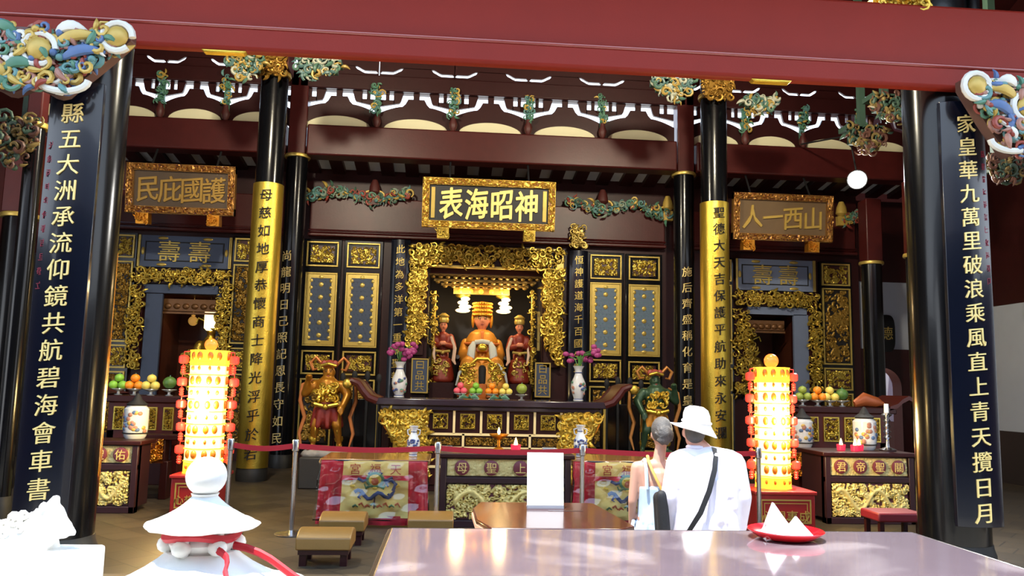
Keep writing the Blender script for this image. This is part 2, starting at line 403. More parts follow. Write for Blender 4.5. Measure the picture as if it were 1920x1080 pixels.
def board(cx, z0, z1, txt, ct, cb, small, sx, label, w=.22, y=None, yy=6.93):
    t = thing('couplet_board', label, 'couplet board', (cx, yy, z0), None)
    m = MB(); N = 14; o = []
    for i in range(N+1):
        u = -w+2*w*i/N; o.append((cx+u, yy+.055*(u/w)**2))
    m.prismz(o+[(cx+w, yy+.1), (cx-w, yy+.1)], z0, z1); m.box(cx-.08, cx+.08, yy+.08, YP-.29, z1-.35, z1-.25); m.box(cx-.08, cx+.08, yy+.08, YP-.29, z0+.25, z0+.35)
    m.build('plank', BLACKB, t, smooth=30, bevel=.004)
    m = MB(); m.vtext(txt, cx+.0, ct, cb, .19, yy+.008, ext=.018, slant=.1); m.build('lettering', GOLDL, t, smooth=0, label='raised gold characters')
    m = MB(); m.vtext(small[0], cx+sx*.155, ct-.28, ct-.28-.11*len(small[0]), .07, yy+.034, ext=.008)
    m.build('inscription', mat('red_inscription%d' % (sx > 0), '7a1c2c', .5, 0, .1), t, smooth=0, label='small red characters')
    return t
cl = A(101, 600, 6.93).x; crr = A(1829, 600, 6.93).x
board(cl, A(70, 968, 6.93).z, A(125, 150, 6.93).z, '縣五大洲承流仰鏡共航碧海會車書', A(130, 212, 6.93).z, A(68, 917, 6.93).z, ('光緒丙申年仲春吉旦敬立',), -1,
      'long black plank with gold characters hung on the left front pillar')
board(crr, A(1840, 990, 6.93).z, A(1820, 190, 6.93).z, '家皇華九萬里破浪乘風直上青天攬日月', A(1812, 232, 6.93).z, A(1840, 962, 6.93).z, ('福建省永春信士敬奉同叩',), 1,
      'long black plank with gold characters hung on the right front pillar')
# narrow gilt-edged boards behind both pillars
for x, sg, lab in ((A(203, 640, YP+.35).x, 1, 'narrow gilt-edged black board behind the left front pillar'), (A(1717, 660, YP+.35).x, -1, 'narrow gilt-edged black board behind the right front pillar')):
    t = thing('edge_board', lab, 'board', (x-sg*.3, YP+.36, .45))
    m = MB(); m.box(min(x, x-sg*.6), max(x, x-sg*.6), YP+.33, YP+.38, .45, 3.4); m.build('plank', BLACKB, t); e = x
    m = MB(); m.box(e-.012, e+.012, YP+.325, YP+.385, .45, 2.75); m.build('gilt_edge', GOLDO, t)
zb = (A(350, 86, 6.95).z+A(1600, 161, 6.95).z)/2; zm = A(960, 78, 6.95).z
t = thing('front_beam', 'big red painted cross beam over the front pillars', 'beam', (XA, 7.2, zb), None, 'thing')
m = MB(); m.box(-9, 10, 6.93, 7.06, zb, zm); m.build('lower_beam', BEAMR, t, bevel=.035)
m = MB(); m.box(-9, 10, 6.97, 7.06, zm, zm+.62); m.build('upper_beam', BEAMR, t, bevel=.03)
m = MB(); m.tube([(-9, 6.93, zm-.012), (10, 6.93, zm-.012)], .02, 12); m.build('highlight_bead', mat('highlight_bead_red', '8a3a34', .2, 0, .05, 3, coat=1.), t)  # glossy paler bead added along the shoulder to give a highlight line
for px, lab in ((425, 'painted lantern reflection under the red beam near the left gold column'), (1440, 'painted lantern reflection under the red beam near the right gold column')):
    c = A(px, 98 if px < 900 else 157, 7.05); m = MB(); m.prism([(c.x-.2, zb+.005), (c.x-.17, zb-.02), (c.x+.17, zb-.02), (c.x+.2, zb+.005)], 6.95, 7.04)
    tag(m.build('painted_reflection_strip', GOLDS, bevel=.01), lab, 'trim')  # gold-coloured strips stand in for the lanterns' reflections on the beam's underside
x0, x1, z0, z1 = RC(1640, -22, 1740, 12, 7.05)
m = MB(); carve(m, XZ(7.1), x0, x1, zm+.6, zm+.86, .12, 60, .07, 5); m.box(x0, x1, 7.08, 7.2, zm+.61, zm+.72)
tag(m.build('gilt_crest', GOLD), 'gilded carving standing on top of the red beam', 'carving')
for px, lab in ((1765, 'dark post rising from the red beam'), (1822, 'second dark post rising from the red beam')):
    p = A(px, 0, 7.2); m = MB(); m.lathe([(.07, 0), (.07, 1.3)], (p.x, 7.2, zm+.6), 20); tag(m.build('beam_post', BLACK), lab+(' beside the gilded crest' if px < 1800 else ' nearest the corner'), 'post')
# polychrome brackets thrust forward from the pillar tops
POLY = [WHT, GREEN, OCH, REDP, BLUE, PINK, TEAL, OCH, PINK]
def bracket(px0, py0, px1, py1, label, seed, flip):
    Y = 6.78; x0, x1, z0, z1 = RC(px0, py0, px1, py1, Y); z1 = zb+.03; w = x1-x0; h = z1-z0
    t = thing('carved_bracket', label, 'carved bracket', ((x0+x1)/2, Y, z0))
    low = lambda u: (.02+.06*math.sin(u*20) if u < .62 else .05+.75*((u-.62)/.38)**1.1)
    f = (lambda u: u) if not flip else (lambda u: 1-u)
    n = 20; o = [(x0+w*i/n, z0+h*min(.9, low(f(i/n))+.08)) for i in range(n+1)]+[(x1, z1), (x0, z1)]
    m = MB(); m.prism(o, Y-.02, Y+.1); m.build('core', mat('brown_core%d' % seed, '5c4038', .5, 0, .1), t)
    msk = lambda u, v: v > low(f(u))
    m = MB(); carve(m, XZ(Y-.03), x0+.04, x1-.04, z0+.04, z1-.04, .12, 340, .085, seed, len(POLY), msk); m.build('scrollwork', POLY, t)
    m = MB(); m.m = 2; q = lambda u, v: (x0+w*f(u), z0+h*v)
    for u, v, r, k in ((.45, .62, .1, 2), (.12, .66, .12, 0), (.18, .3, .1, 2), (.95, .85, .09, 2)):
        a, b = q(u, v); m.m = k; m.ell((a, Y-.14, b), (r, .05, r)); m.m = 3 if k == 0 else 0; m.tube([(a+r*1.35*math.cos(s), Y-.13, b+r*1.35*math.sin(s)) for s in [i*PI/8 for i in range(15)]], .03, 8)
    m.m = 0
    a, b = q(.62, .1); m.tube([(a+.2*math.cos(s), Y-.12, b+.07+.1*math.sin(s)) for s in [PI+i*PI/10 for i in range(11)]], .03, 8)
    for u, v, du, dv, k in ((.55, .72, .3, .1, 2), (.6, .5, .28, .12, 4), (.3, .8, -.16, .1, 1), (.42, .4, -.2, -.12, 1), (.55, .88, .2, .02, 0), (.1, .1, .2, -.02, 1)):
        a, b = q(u, v); e, g = q(u+du, v+dv); m.m = k; m.tube([(a+(e-a)*i/7, Y-.13-.03*math.sin(PI*i/7), b+(g-b)*i/7+.04*math.sin(PI*i/7)) for i in range(8)], [.015+.035*math.sin(PI*(i/7)**.8) for i in range(8)], 8, .6)
    m.build('rosettes_and_plumes', POLY, t)
bracket(-45, 75, 242, 186, 'multicoloured carved bracket over the left front pillar', 3, False)
bracket(1808, 182, 1990, 300, 'multicoloured carved bracket over the right front pillar', 8, True)
for i, (px, py, Y, w, h, sd, lab) in enumerate((
        (598, 132, 12.6, .75, .38, 11, 'green carved bracket at right of the left gold column top'), (462, 128, 12.6, .5, .42, 12, 'green carved bracket at left of the left gold column top'),
        (1262, 168, 12.6, .7, .36, 13, 'green carved bracket at left of the right gold column top'), (1425, 200, 12.6, .55, .3, 14, 'slanting green and red bracket at right of the right gold column top'),
        (1668, 205, 11.5, .6, .45, 15, 'dim carved bracket under the beam near right front pillar'), (1885, 320, 9.5, .55, .28, 16, 'dim carved bracket beside the right black plank'),
        (35, 270, 9.5, .45, .6, 17, 'dim carved bracket in the shade at left edge'), (1625, 265, 12.2, .7, .5, 18, 'dim carved scroll hanging above the floodlight'))):
    c = A(px, py, Y); m = MB(); M4 = [mat('bracket_green%d' % i, '3c5a4a', .5, 0, .25, 10), mat('bracket_teal%d' % i, '3a5654', .5, 0, .2, 10), mat('bracket_gold%d' % i, '8a7234', .5, .2, .2, 10), mat('bracket_grey%d' % i, '8a8c7c', .5, 0, .2, 10)] if i < 4 else [mat('shaded_green%d' % i, '2c4438', .6, 0, .2, 10), mat('shaded_brown%d' % i, '4a2c22', .6, 0, .2, 10), mat('shaded_gold%d' % i, '6a5a30', .6, .2, .2, 10)]
    carve(m, XZ(Y), c.x-w/2, c.x+w/2, c.z-h/2, c.z+h/2, .12, 90, .09, sd, len(M4), lambda u, v: v > .9-(.95*math.sin(PI*(.12+.8*u))))
    m.box(c.x-w*.4, c.x+w*.4, Y, Y+.1, c.z-h*.1, c.z+h/2)
    if i >= 4: m.box(c.x-.05, c.x+.05, Y+.1, Y+.2, c.z, (6.05+(Y-5.6)*.713 if Y < 11 else 9.9-(Y-11)*.376)+.02)
    m.box(c.x-w*.46, c.x+w*.46, Y+.0, Y+.3, c.z+h/2-.05, c.z+h/2+.03)
    tag(m.build('carved_bracket', M4), lab, 'carved bracket')

# ================================================================ gold and back columns
XGL, XGR = A(489, 600, YG).x, A(1341, 600, YG).x
def gold_column(x, label, txt, pz, bz, pt, pb, lc, rt):
    t = column('gold_wrapped_column', label, x, YG, .225, 8.9)
    m = MB(); r = .245; n = 20; q = [(-.25+1.5*i/n)*PI for i in range(n+1)]
    o = [(x+r*math.cos(a+PI+.0), YG+r*math.sin(a+PI)) for a in [(-.1+1.2*i/n)*PI for i in range(n+1)]]
    o2 = [(x+(r-.018)*math.cos(a+PI), YG+(r-.018)*math.sin(a+PI)) for a in [(-.1+1.2*i/n)*PI for i in range(n+1)]]
    m.prismz(o+o2[::-1], bz, pz); m.build('gilt_couplet_board', GOLDS, t, smooth=50, label='curved gold board with black characters')
    m = MB(); m.vtext(txt, x+lc, pt, pb, .21, 0, ext=.022, slant=.12, cyl=(x, YG, r)); m.build('lettering', BLK, t, smooth=0)
    m = MB(); ring(m, x, YG, rt, .225); m.build('gilt_ring', GOLDF, t)
    m = MB(); carve(m, lambda u, v, w: (x+u, YG-.24-w, v), -.3, .2, rt-.1, rt+.38, .16, 120, .08, int(abs(x)*10)); m.box(x-.26, x+.16, YG-.34, YG-.18, rt-.05, rt+.34); m.build('gilt_capital', mat('dim_gilt%d' % (x > 0), '9a7430', .4, .7, .25, 10), t)
    m = MB(); m.box(x-.02, x+.26, YG-.26, YG+.2, rt+.09, 8.8); m.build('red_post', REDW, t)
gold_column(XGL, 'column wrapped in a gold board left of the central bay', '母慈如地厚恭懷商士降光浮乎於若', A(497, 347, YG).z, A(472, 876, YG).z, A(490, 371, YG).z, A(469, 848, YG).z, .02, A(510, 145, YG).z)
gold_column(XGR, 'column wrapped in a gold board behind the man in the hat', '聖德大天吉保護平航助來永安瀾', A(1338, 382, YG).z, .32, A(1341, 404, YG).z, A(1350, 810, YG).z, .0, A(1322, 186, YG).z)
XBL, XBR = A(541, 600, YB).x, A(1283, 600, YB).x
def back_column(x, y, label, rz, txt=None, pt=0, pb=0, r=.2, lc=0):
    t = column('ringed_column', label, x, y, r, rz)
    m = MB(); ring(m, x, y, rz, r, .06); m.build('gilt_ring', GOLDF, t)
    m = MB(); m.box(x-r*.85, x+r*.85, y-r*.85, y+r*.85, rz+.06, rz+1.3 if rz < 5 else 7.6); m.build('red_post', REDW, t, bevel=.02)
    if txt:
        m = MB(); m.vtext(txt, x+lc, pt, pb, .21, 0, ext=.024, cyl=(x, y, r)); m.build('lettering', GOLDL, t, smooth=0)
back_column(XBL, YB, 'black column with faded gold characters behind left gold column', A(545, 297, YB).z, '尚龍明日己照記恩長守如民', A(531, 482, YB).z, A(515, 820, YB).z, lc=-.06)
back_column(XBR, YB, 'black column with gold characters left of right gold column', A(1272, 331, YB).z, '施后齊盛稱化育是皇', A(1281, 512, YB).z, A(1281, 750, YB).z)
for px, py, Y, r, lab in ((1637, 497, 15.0, .19, 'black ringed column at the right end of the right altar'), (1721, 483, 12.5, .15, 'thin black ringed column beside the right front pillar'),
                         (38, 410, 12.0, .22, 'black ringed column at the left edge behind the black plank'), (68, 242, 9.6, .1, 'thin column with red top and gilt ring at upper left')):
    p = A(px, py, Y); back_column(A(px, 600, Y).x if px > 100 else p.x, Y, lab, p.z, r=r)

# ================================================================ roof carpentry over the back columns
zl0, zl1 = A(917, 308, YL).z, A(917, 252, YL).z
for x0, x1, lab in ((XBL+.2, XBR-.2, 'dark red lintel beam under the central row of arches'), (A(190, 300, YL).x, XBL-.2, 'dark red lintel beam above the left plaque'), (XBR+.2, A(1760, 300, YL).x, 'dark red lintel beam above the right plaque')):
    m = MB(); m.box(x0, x1, YL-.15, YL+.25, zl0, zl1); tag(m.build('lintel_beam', REDW, bevel=.03), lab, 'beam', None, 'thing')
def zz(py): return A(917, py, YL).z
def unit(xc, hw, where):
    H = zz(229)-zl1; N = 28
    xs = [xc+hw*(-1+2*i/N) for i in range(N+1)]; U = lambda x: abs((x-xc)/hw)
    lo = lambda x: zl1+max(0, H*math.sqrt(max(0, 1-(U(x)/.86)**2))*(1 if U(x) < .86 else 0))
    m = MB(); m.band([xc+hw*.86*(-1+2*i/N) for i in range(N+1)], lambda x: zl1, lambda x: lo(x)+.01, YL+.05, YL+.12)
    tag(m.build('cream_panel', CREAMP), 'cream arched panel '+where, 'panel', 'cream arched panels above the lintel', 'thing')
    b = zz(222)-zl1; c = zz(207)-zl1
    def top(x):
        u = U(x)
        if u < .22: return zl1+zz(193)-zz(252)
        if u < .32: return zl1+(zz(193)-zz(252))+(c-(zz(193)-zz(252)))*(u-.22)/.1
        return zl1+c+(b-c)*((u-.32)/.68)**1.6
    m = MB(); m.band(xs, lo, top, YL+.03, YL+.09); tag(m.build('arched_beam', REDD), 'dark arched beam with humped middle '+where, 'beam', 'arched beams above the lintel', 'thing')
    t1, t2 = zz(182), zz(196)
    def low(x):
        u = U(x)
        if u < .34: return t1
        if u < .42: return t1+(zz(201)-t1)*(u-.34)/.08
        return zz(201)+(zz(209)-zz(201))*((u-.42)/.58)
    m = MB()
    for s in (-1, 1):
        a = [xc+s*hw*(.34+.26*i/8) for i in range(9)]; m.band(a if s > 0 else a[::-1], low, lambda x: t1+.005, YL+.03, YL+.09)
        a = [xc+s*hw*(.58+.4*i/8) for i in range(9)]; m.band(a if s > 0 else a[::-1], low, lambda x: t2, YL+.03, YL+.09)
        m.box(xc+s*hw*.76-.035, xc+s*hw*.76+.035, YL+.03, YL+.07, t2-.01, t1+.01)
    m.box(xc-.06, xc+.06, YL+.03, YL+.07, top(xc)+.005, t1+.02); m.box(xc-hw*.98, xc+hw*.98, YL+.03, YL+.09, t1-.004, t1+.02)
    tag(m.build('cloud_board', REDD), 'dark cut-out cloud board '+where, 'board', 'cut-out boards above the arches', 'thing')
    # stepped board close under the rafters
    g0 = zz(152)
    def st(x):
        u = U(x)
        return zz(148) if u > .93 else zz(143) if u > .62 else zz(143)+(zz(136)-zz(143))*min(1, (.62-u)/.18)
    m = MB(); m.band(xs, st, lambda x: 8.22, YL+.03, YL+.08)
    tag(m.build('stepped_board', REDD), 'dark stepped board under the rafters '+where, 'board', 'stepped boards under the rafters', 'thing')
    gap = lambda x: st(x)-(.055 if .36 < U(x) < .95 else -.01)
    m = MB(); m.band(xs, lambda x: zz(158), gap, YL+.03, YL+.08)
    tag(m.build('scalloped_board', REDD), 'dark scalloped board over the tie beam '+where, 'board', 'scalloped boards over the tie beam', 'thing')
mat_lotus = mat('dull_red_lotus', '4a1c18', .5, 0, .2, 12)
def strut(x, where):
    t = thing('carved_strut', 'small painted figure strut '+where, 'strut', (x, YL-.06, zl1), 'painted struts between the arches', 'thing')
    sd = int(abs(x)*100); m = MB(); carve(m, XZ(YL-.05), x-.08, x+.08, zl1+.3, zz(172), .1, 34, .075, sd, 4); m.box(x-.05, x+.05, YL-.06, YL, zl1+.1, zz(175))
    m.build('figure', [GREEN, TEAL, OCH, GREEN], t)
    m = MB(); m.lathe([(.03, 0), (.07, .06), (.085, .14), (.05, .24), (.05, .3)], (x, YL-.08, zl1), 14); m.build('lotus_foot', mat_lotus, t)
cen = [A(px, 262, YL).x for px in (632, 778, 919, 1059, 1197)]; names = ['first from left over the central bay', 'second from left over the central bay', 'third over the central bay, above the main plaque', 'fourth over the central bay', 'fifth over the central bay']
for c, nmx in zip(cen, names): unit(c, (cen[4]-cen[0])/8, nmx)
for i in range(4): strut((cen[i]+cen[i+1])/2, ['between first and second central arches', 'between second and third central arches', 'between third and fourth central arches', 'between fourth and fifth central arches'][i])
pit = (A(1556, 290, YL).x-A(1449, 285, YL).x)
rc_ = [A(1449, 285, YL).x+pit*k for k in (-1, 0, 1, 2)]
for c, nmx in zip(rc_, ['beside the right gold column', 'first above the right plaque', 'second above the right plaque', 'above the floodlight']): unit(c, pit/2, nmx)
for k in range(3): strut((rc_[k]+rc_[k+1])/2, ['right of the right gold column', 'above the middle of the right plaque', 'above the right end of the right plaque'][k])
pl_ = A(484, 235, YL).x-A(363, 230, YL).x
lc_ = [A(363, 230, YL).x+pl_*k for k in (-2, -1, 0, 1)]
for c, nmx in zip(lc_, ['behind the left front pillar', 'above the left end of the left plaque', 'above the right half of the left plaque', 'behind the left gold column']): unit(c, pl_/2, nmx)
for k in range(1, 3): strut((lc_[k]+lc_[k+1])/2, ['', 'above the left plaque', 'left of the left gold column'][k])
for x0, x1, lab in ((XBL, XBR, 'heavy dark tie beam over the central arches'), (lc_[0]-pl_/2, XBL, 'heavy dark tie beam over the left arches'), (XBR, 9.4, 'heavy dark tie beam over the right arches')):
    m = MB(); m.box(x0, x1, YL-.07, YL+.2, zz(182), zz(154)); tag(m.build('tie_beam', REDD, bevel=.02), lab, 'beam', None, 'thing')
m = MB(); m.box(-13, lc_[0]-pl_/2, YL, YL+.2, zl0, 8.6); struct(m.build('wall_gable_left', REDD))
m = MB(); m.box(rc_[3]+pit/2, 15, YL, YL+.2, zl0, 8.6); struct(m.build('wall_gable_right', REDD))
# white tiles and rafters high under the roof, and over the porch
def rafters(y0, z0, y1, z1, xs, w, tm, where, nm):
    m = MB(); v = [(x, y, z) for x in (xs[0]-.3, xs[-1]+.3) for y, z in ((y0, z0+.1), (y1, z1+.1), (y1, z1+.16), (y0, z0+.16))]
    m.add(v, [(0, 1, 2, 3), (4, 7, 6, 5), (0, 4, 5, 1), (1, 5, 6, 2), (2, 6, 7, 3), (3, 7, 4, 0)]); struct(m.build('ceiling_'+nm, tm, smooth=0))
    for i, x in enumerate(xs):
        m = MB(); v = [(x+s*w, y, z) for s in (-1, 1) for y, z in ((y0, z0), (y1, z1), (y1, z1+.12), (y0, z0+.12))]
        m.add(v, [(0, 1, 2, 3), (4, 7, 6, 5), (0, 4, 5, 1), (1, 5, 6, 2), (2, 6, 7, 3), (3, 7, 4, 0)])
        tag(m.build('rafter', REDD, smooth=0), 'dark red rafter '+where, 'rafter', 'rafters '+where, 'thing')
zp0, zp1 = A(917, 296, YL+.3).z, A(917, 352, YF).z
rg = random.Random(4)
rafters(YL+.28, zl0+.12, YF+.1, zl0-.02, [A(215, 300, YL).x+.5*i for i in range(37)], .13, TILEW, 'under the whitewashed porch ceiling', 'porch')
# ================================================================ facade of the sanctuary
SH0, SH1, SHB, SHT = A(800, 640, YF).x, A(1016, 640, YF).x, 1.15, A(908, 498, YF).z
zlt = A(917, 384, YF).z; zlb = A(917, 455, YF).z
xL, xR = A(200, 450, YF).x, A(1610, 520, YF).x
nl0, nl1, _, nlt = RC(296, 552, 402, 760, YF); nr0, nr1, _, nrt = RC(1402, 590, 1492, 790, YF)
m = MB()
for a, b in ((xL, nl0), (nl1, SH0), (SH1, nr0), (nr1, xR)): m.box(a, b, YF, YF+.2, 0, zlb)
m.box(nl0, nl1, YF, YF+.2, nlt, zlb); m.box(nl0, nl1, YF, YF+.2, 0, .86); m.box(nr0, nr1, YF, YF+.2, 0, .86); m.box(nr0, nr1, YF, YF+.2, nrt, zlb); m.box(SH0, SH1, YF, YF+.2, SHT, zlb); m.box(SH0, SH1, YF, YF+.2, 0, SHB)
m.box(xL, xR, YF+.02, YF+.2, zlb, zl0+.1)
struct(m.build('wall_back', REDD, smooth=0))
for a, b, lab in ((XBL, XBR, 'broad red board over the central doors'), (xL, XBL, 'broad red board over the left niche'), (XBR, xR, 'broad red board over the right niche')):
    m = MB(); m.box(a+.12, b-.12, YF-.14, YF, zlb+.06, zlt); m.box(a+.1, b-.1, YF-.2, YF, zlb-.02, zlb+.05); m.box(a+.1, b-.1, YF-.17, YF, zlb+.09, zlb+.13)
    tag(m.build('lintel_board', REDW, bevel=.02), lab, 'board', None, 'thing')
# green and gold brackets on the broad board
M5 = [mat('dim_green_paint', '3a5a48', .5, 0, .25, 10), TEAL, OCH, mat('sage_paint', '7c8c7a', .5, 0, .2, 10), GREEN, REDP]
def winged(px, py, w, lab, sd, half=0):
    c = A(px, py, YF-.2); t = thing('winged_bracket', lab, 'carved bracket', (c.x, YF-.2, c.z-.15)); s = w/1500*YF
    for q in ((-1, 1) if not half else (half,)):
        m = MB(); carve(m, XZ(YF-.16), min(c.x, c.x+q*s), max(c.x, c.x+q*s), c.z-.17, c.z+.16, .12, 60, .09, sd+q, 6, (lambda u, v: abs(v-.25-.5*(u if q > 0 else 1-u)) < .3))
        m.m = 1; m.tube([(c.x+q*s*(.2+i*.1), YF-.2, c.z-.1+.03*i+.04*math.sin(i)) for i in range(9)], [.04]*6+[.05, .03, .01], 8)
        m.m = 2; m.tube([(c.x+q*(.1+.1*math.cos(a)), YF-.22, c.z+.1*math.sin(a)) for a in [k*.5 for k in range(11)]], .025, 6); m.build('wing', M5, t)
    m = MB(); m.box(c.x-.1, c.x+.1, YF-.24, YF-.1, c.z-.18, c.z+.02); m.lathe([(.05, 0), (.12, .06), (.1, .2), (.05, .32)], (c.x, YF-.2, c.z+.02), 14); m.build('boss', OCH if half else mat_lotus, t)
winged(702, 368, 68, 'green and gold winged bracket left of the main plaque', 31); winged(1130, 386, 68, 'green and gold winged bracket right of the main plaque', 33)
winged(563, 362, 60, 'green half bracket beside the left back column', 35, 1); winged(1252, 398, 55, 'green half bracket beside the right back column', 36, -1); winged(1578, 408, 45, 'dim half bracket right of the right plaque', 37, 1)
m = MB(); c = A(1083, 440, YF-.2); carve(m, XZ(YF-.2), c.x-.16, c.x+.16, c.z-.25, c.z+.16, .14, 50, .08, 40); m.box(c.x-.1, c.x+.1, YF-.24, YF-.14, c.z-.25, c.z+.1)
tag(m.build('gilt_bracket', GOLDF), 'small gilded lion bracket above the inner right couplet plank', 'carved bracket')

# four lattice doors
LAT = mat('blue_lattice_ground', '3c4a5e', .6, 0, .12, 8); LAT2 = mat('pale_blue_lattice_ground', '5b7686', .6, 0, .12, 8)
def lattice_door(x0, x1, zs, label, sd, ground):
    (a0, a1), (b0, b1), (c0, c1), (d0, d1) = zs; y = YF-.06
    t = thing('lattice_screen', label, 'door', ((x0+x1)/2, y, .2))
    m = MB(); m.box(x0-.06, x1+.06, y, YF, .2, a1+.05); m.build('leaf', BLACK, t, bevel=.01)
    m = MB(); w = .055
    for p, q in zs: m.frame(x0, x1, p, q, w*.6, y-.035, y)
    m.build('gold_frame', GOLDF, t, bevel=.006)
    m = MB(); m.box(x0+w, x1-w, y-.01, y, b0+w, b1-w); m.build('lattice_ground', ground, t)
    m = MB(); X0, X1, Z0, Z1 = x0+w*1.7, x1-w*1.7, b0+w*1.7, b1-w*1.7
    m.frame(x0+w*.7, x1-w*.7, b0+w*.7, b1-w*.7, .075, y-.022, y-.005)
    for i in range(9):
        for s in (0, 1): m.ell((X0+.03 if s else X1-.03, y-.022, Z0+(Z1-Z0)*(i+.5)/9), (.035, .01, .04), n=8, k=4)
    for i in range(5): m.ell(((x0+x1)/2, y-.016, b1-(b1-b0)*(i+.95)/5.8), (.05, .012, .05), n=10, k=5)
    for s in (0, 1): m.ell(((x0+x1)/2, y-.02, Z0 if s else Z1), (.06, .01, .04), n=8, k=4)
    m.build('gold_rosettes', GOLDF, t)
    m = MB(); k = 7; nz = int((b1-b0)/(x1-x0)*k)
    for i in range(k):
        for j in range(nz):
            cx = x0+w+(x1-x0-2*w)*(i+.5+(j % 2)*.5-.25)/k; cz = b0+w+(b1-b0-2*w)*(j+.5)/nz; R = (x1-x0)/k*.5
            q = [(cx+R*math.cos(PI/3*p), cz+R*math.sin(PI/3*p)) for p in range(6)]; q2 = [(cx+R*.72*math.cos(PI/3*p), cz+R*.72*math.sin(PI/3*p)) for p in range(6)]
            n = len(m.v); m.v += [(a, y-.016, b) for a, b in q+q2]; m.h += [1.]*12
            m.f += [(n+p, n+(p+1) % 6, n+6+(p+1) % 6, n+6+p) for p in range(6)]; m.k += [0]*6
    m.build('lattice_bars', BLUEP if ground is LAT2 else BLUEF, t, smooth=0)
    for i, (p, q) in enumerate((zs[0], zs[2], zs[3])):
        m = MB(); relief(m, x0+w*1.5, x1-w*1.5, p+w*1.5, q-w*1.5, y-.008, .035, sd+i); m.build('carved_panel', RELG if i < 2 else RELD, t)
for i, (pa, pb, q, lab, g) in enumerate((((577, 453, 634, 500), (567, 511, 631, 649), (565, 657, 626, 702), 'outer left gold-framed lattice door beside the back column', LAT), ((653, 456, 713, 503), (644, 512, 710, 652), (641, 659, 703, 704), 'inner left gold-framed lattice door beside the couplet plank', LAT),
        ((1104, 478, 1165, 524), (1105, 530, 1165, 667), (1107, 674, 1164, 717), 'inner right pale blue lattice door beside the couplet plank', LAT2), ((1178, 481, 1236, 526), (1178, 534, 1237, 669), (1178, 678, 1237, 720), 'outer right pale blue lattice door beside the back column', LAT2))):
    Y = YF-.06; r1 = RC(*pa, Y); r2 = RC(*pb, Y); r3 = RC(*q, Y); x0 = (r1[0]+r2[0]+r3[0])/3; x1 = (r1[1]+r2[1]+r3[1])/3
    lattice_door(x0, x1, ((r1[2], r1[3]), (r2[2], r2[3]), (r3[2], r3[3]), (.3, r3[2]-.08)), lab, 50+5*i, g)
# inner couplet planks
for pxt, pxb, pt, pb, txt, lab in ((752, 738, 468, 705, '此地為多洋第一重廟聖都', 'narrow black plank with gold characters left of the shrine frame'), (1081, 1083, 488, 712, '恒神護道海千百國生靈威', 'narrow black plank with gold characters right of the shrine frame')):
    Y = YF-.2; x = (A(pxt, pt, Y).x+A(pxb, pb, Y).x)/2+.02; z1 = A(pxt, pt-18, Y).z; z0 = .5
    t = thing('couplet_board', lab, 'couplet board', (x, Y, z0)); m = MB(); N = 8; w = .19
    o = [(x-w+2*w*i/N, Y-.05*(1-((i-N/2)/(N/2))**2)) for i in range(N+1)]; m.prismz(o+[(x+w, YF), (x-w, YF)], z0, z1); m.build('plank', BLACKB, t)
    m = MB(); m.vtext(txt, x, A(pxt, pt, Y).z, A(pxb, pb, Y).z, .19, Y-.045, ext=.015); m.build('lettering', GOLDF, t, smooth=0)

# ---------------------------------------------------------------- gilded shrine frame and the shrine
t = thing('shrine_surround', 'large gilded pierced frame around the central shrine', 'carved frame', ((SH0+SH1)/2, YF-.15, SHB))
fx0, fx1 = A(767, 480, YF-.1).x, A(1057, 490, YF-.1).x; fz1 = A(910, 463, YF-.1).z; gz = A(908, 502, YF-.1).z
for nm, a, b, c, d, n in (('carved_head', fx0, fx1, gz, fz1, 420), ('carved_jamb', fx0, A(799, 560, YF-.1).x, A(780, 668, YF-.1).z, gz, 420), ('carved_jamb', A(1018, 580, YF-.1).x, fx1-.02, A(1040, 692, YF-.1).z, gz, 440)):
    m = MB(); m.box(a+.03, b-.03, YF-.1, YF, c+.03, d-.03); m.build('dark_ground', REDD, t); m = MB()
    jm = (lambda u, v: v > .25*u) if nm[7] == 'j' and a < 0.8 else (lambda u, v: v > .3*(1-u)) if nm[7] == 'j' else None
    carve(m, XZ(YF-.1), a+.03, b-.03, c+.03, d-.03, .14, n, .095, 60+int(b*7), 1, jm); m.build(nm, GOLD, t)
m = MB(); m.frame(fx0, fx1, gz-.02, fz1, .05, YF-.14, YF-.02)
for x in (fx0, fx1-.16): m.box(x, x+.16, YF-.16, YF, gz-.02, gz+.22)
m.build('gilt_rim', GOLDF, t, bevel=.01)
# cavity of the shrine
m = MB(); D = 18.6; DK = mat('dark_shrine_board', '1c1a26', .5, 0, .2, 5)
m.box(SH0-.06, SH0+.004, YF+.12, D, SHB, SHT+.4); m.box(SH1, SH1+.05, YF+.2, D, SHB, SHT+.4); m.box(SH0, SH1, YF+.2, D, SHT+.3, SHT+.4); m.box(SH0, SH1, D, D+.1, SHB, SHT+.4)
struct(m.build('wall_shrine', DK))
m = MB(); m.box(SH0, SH1, YF+.2, D, 1.0, 1.3); struct(m.build('floor_shrine', REDD))
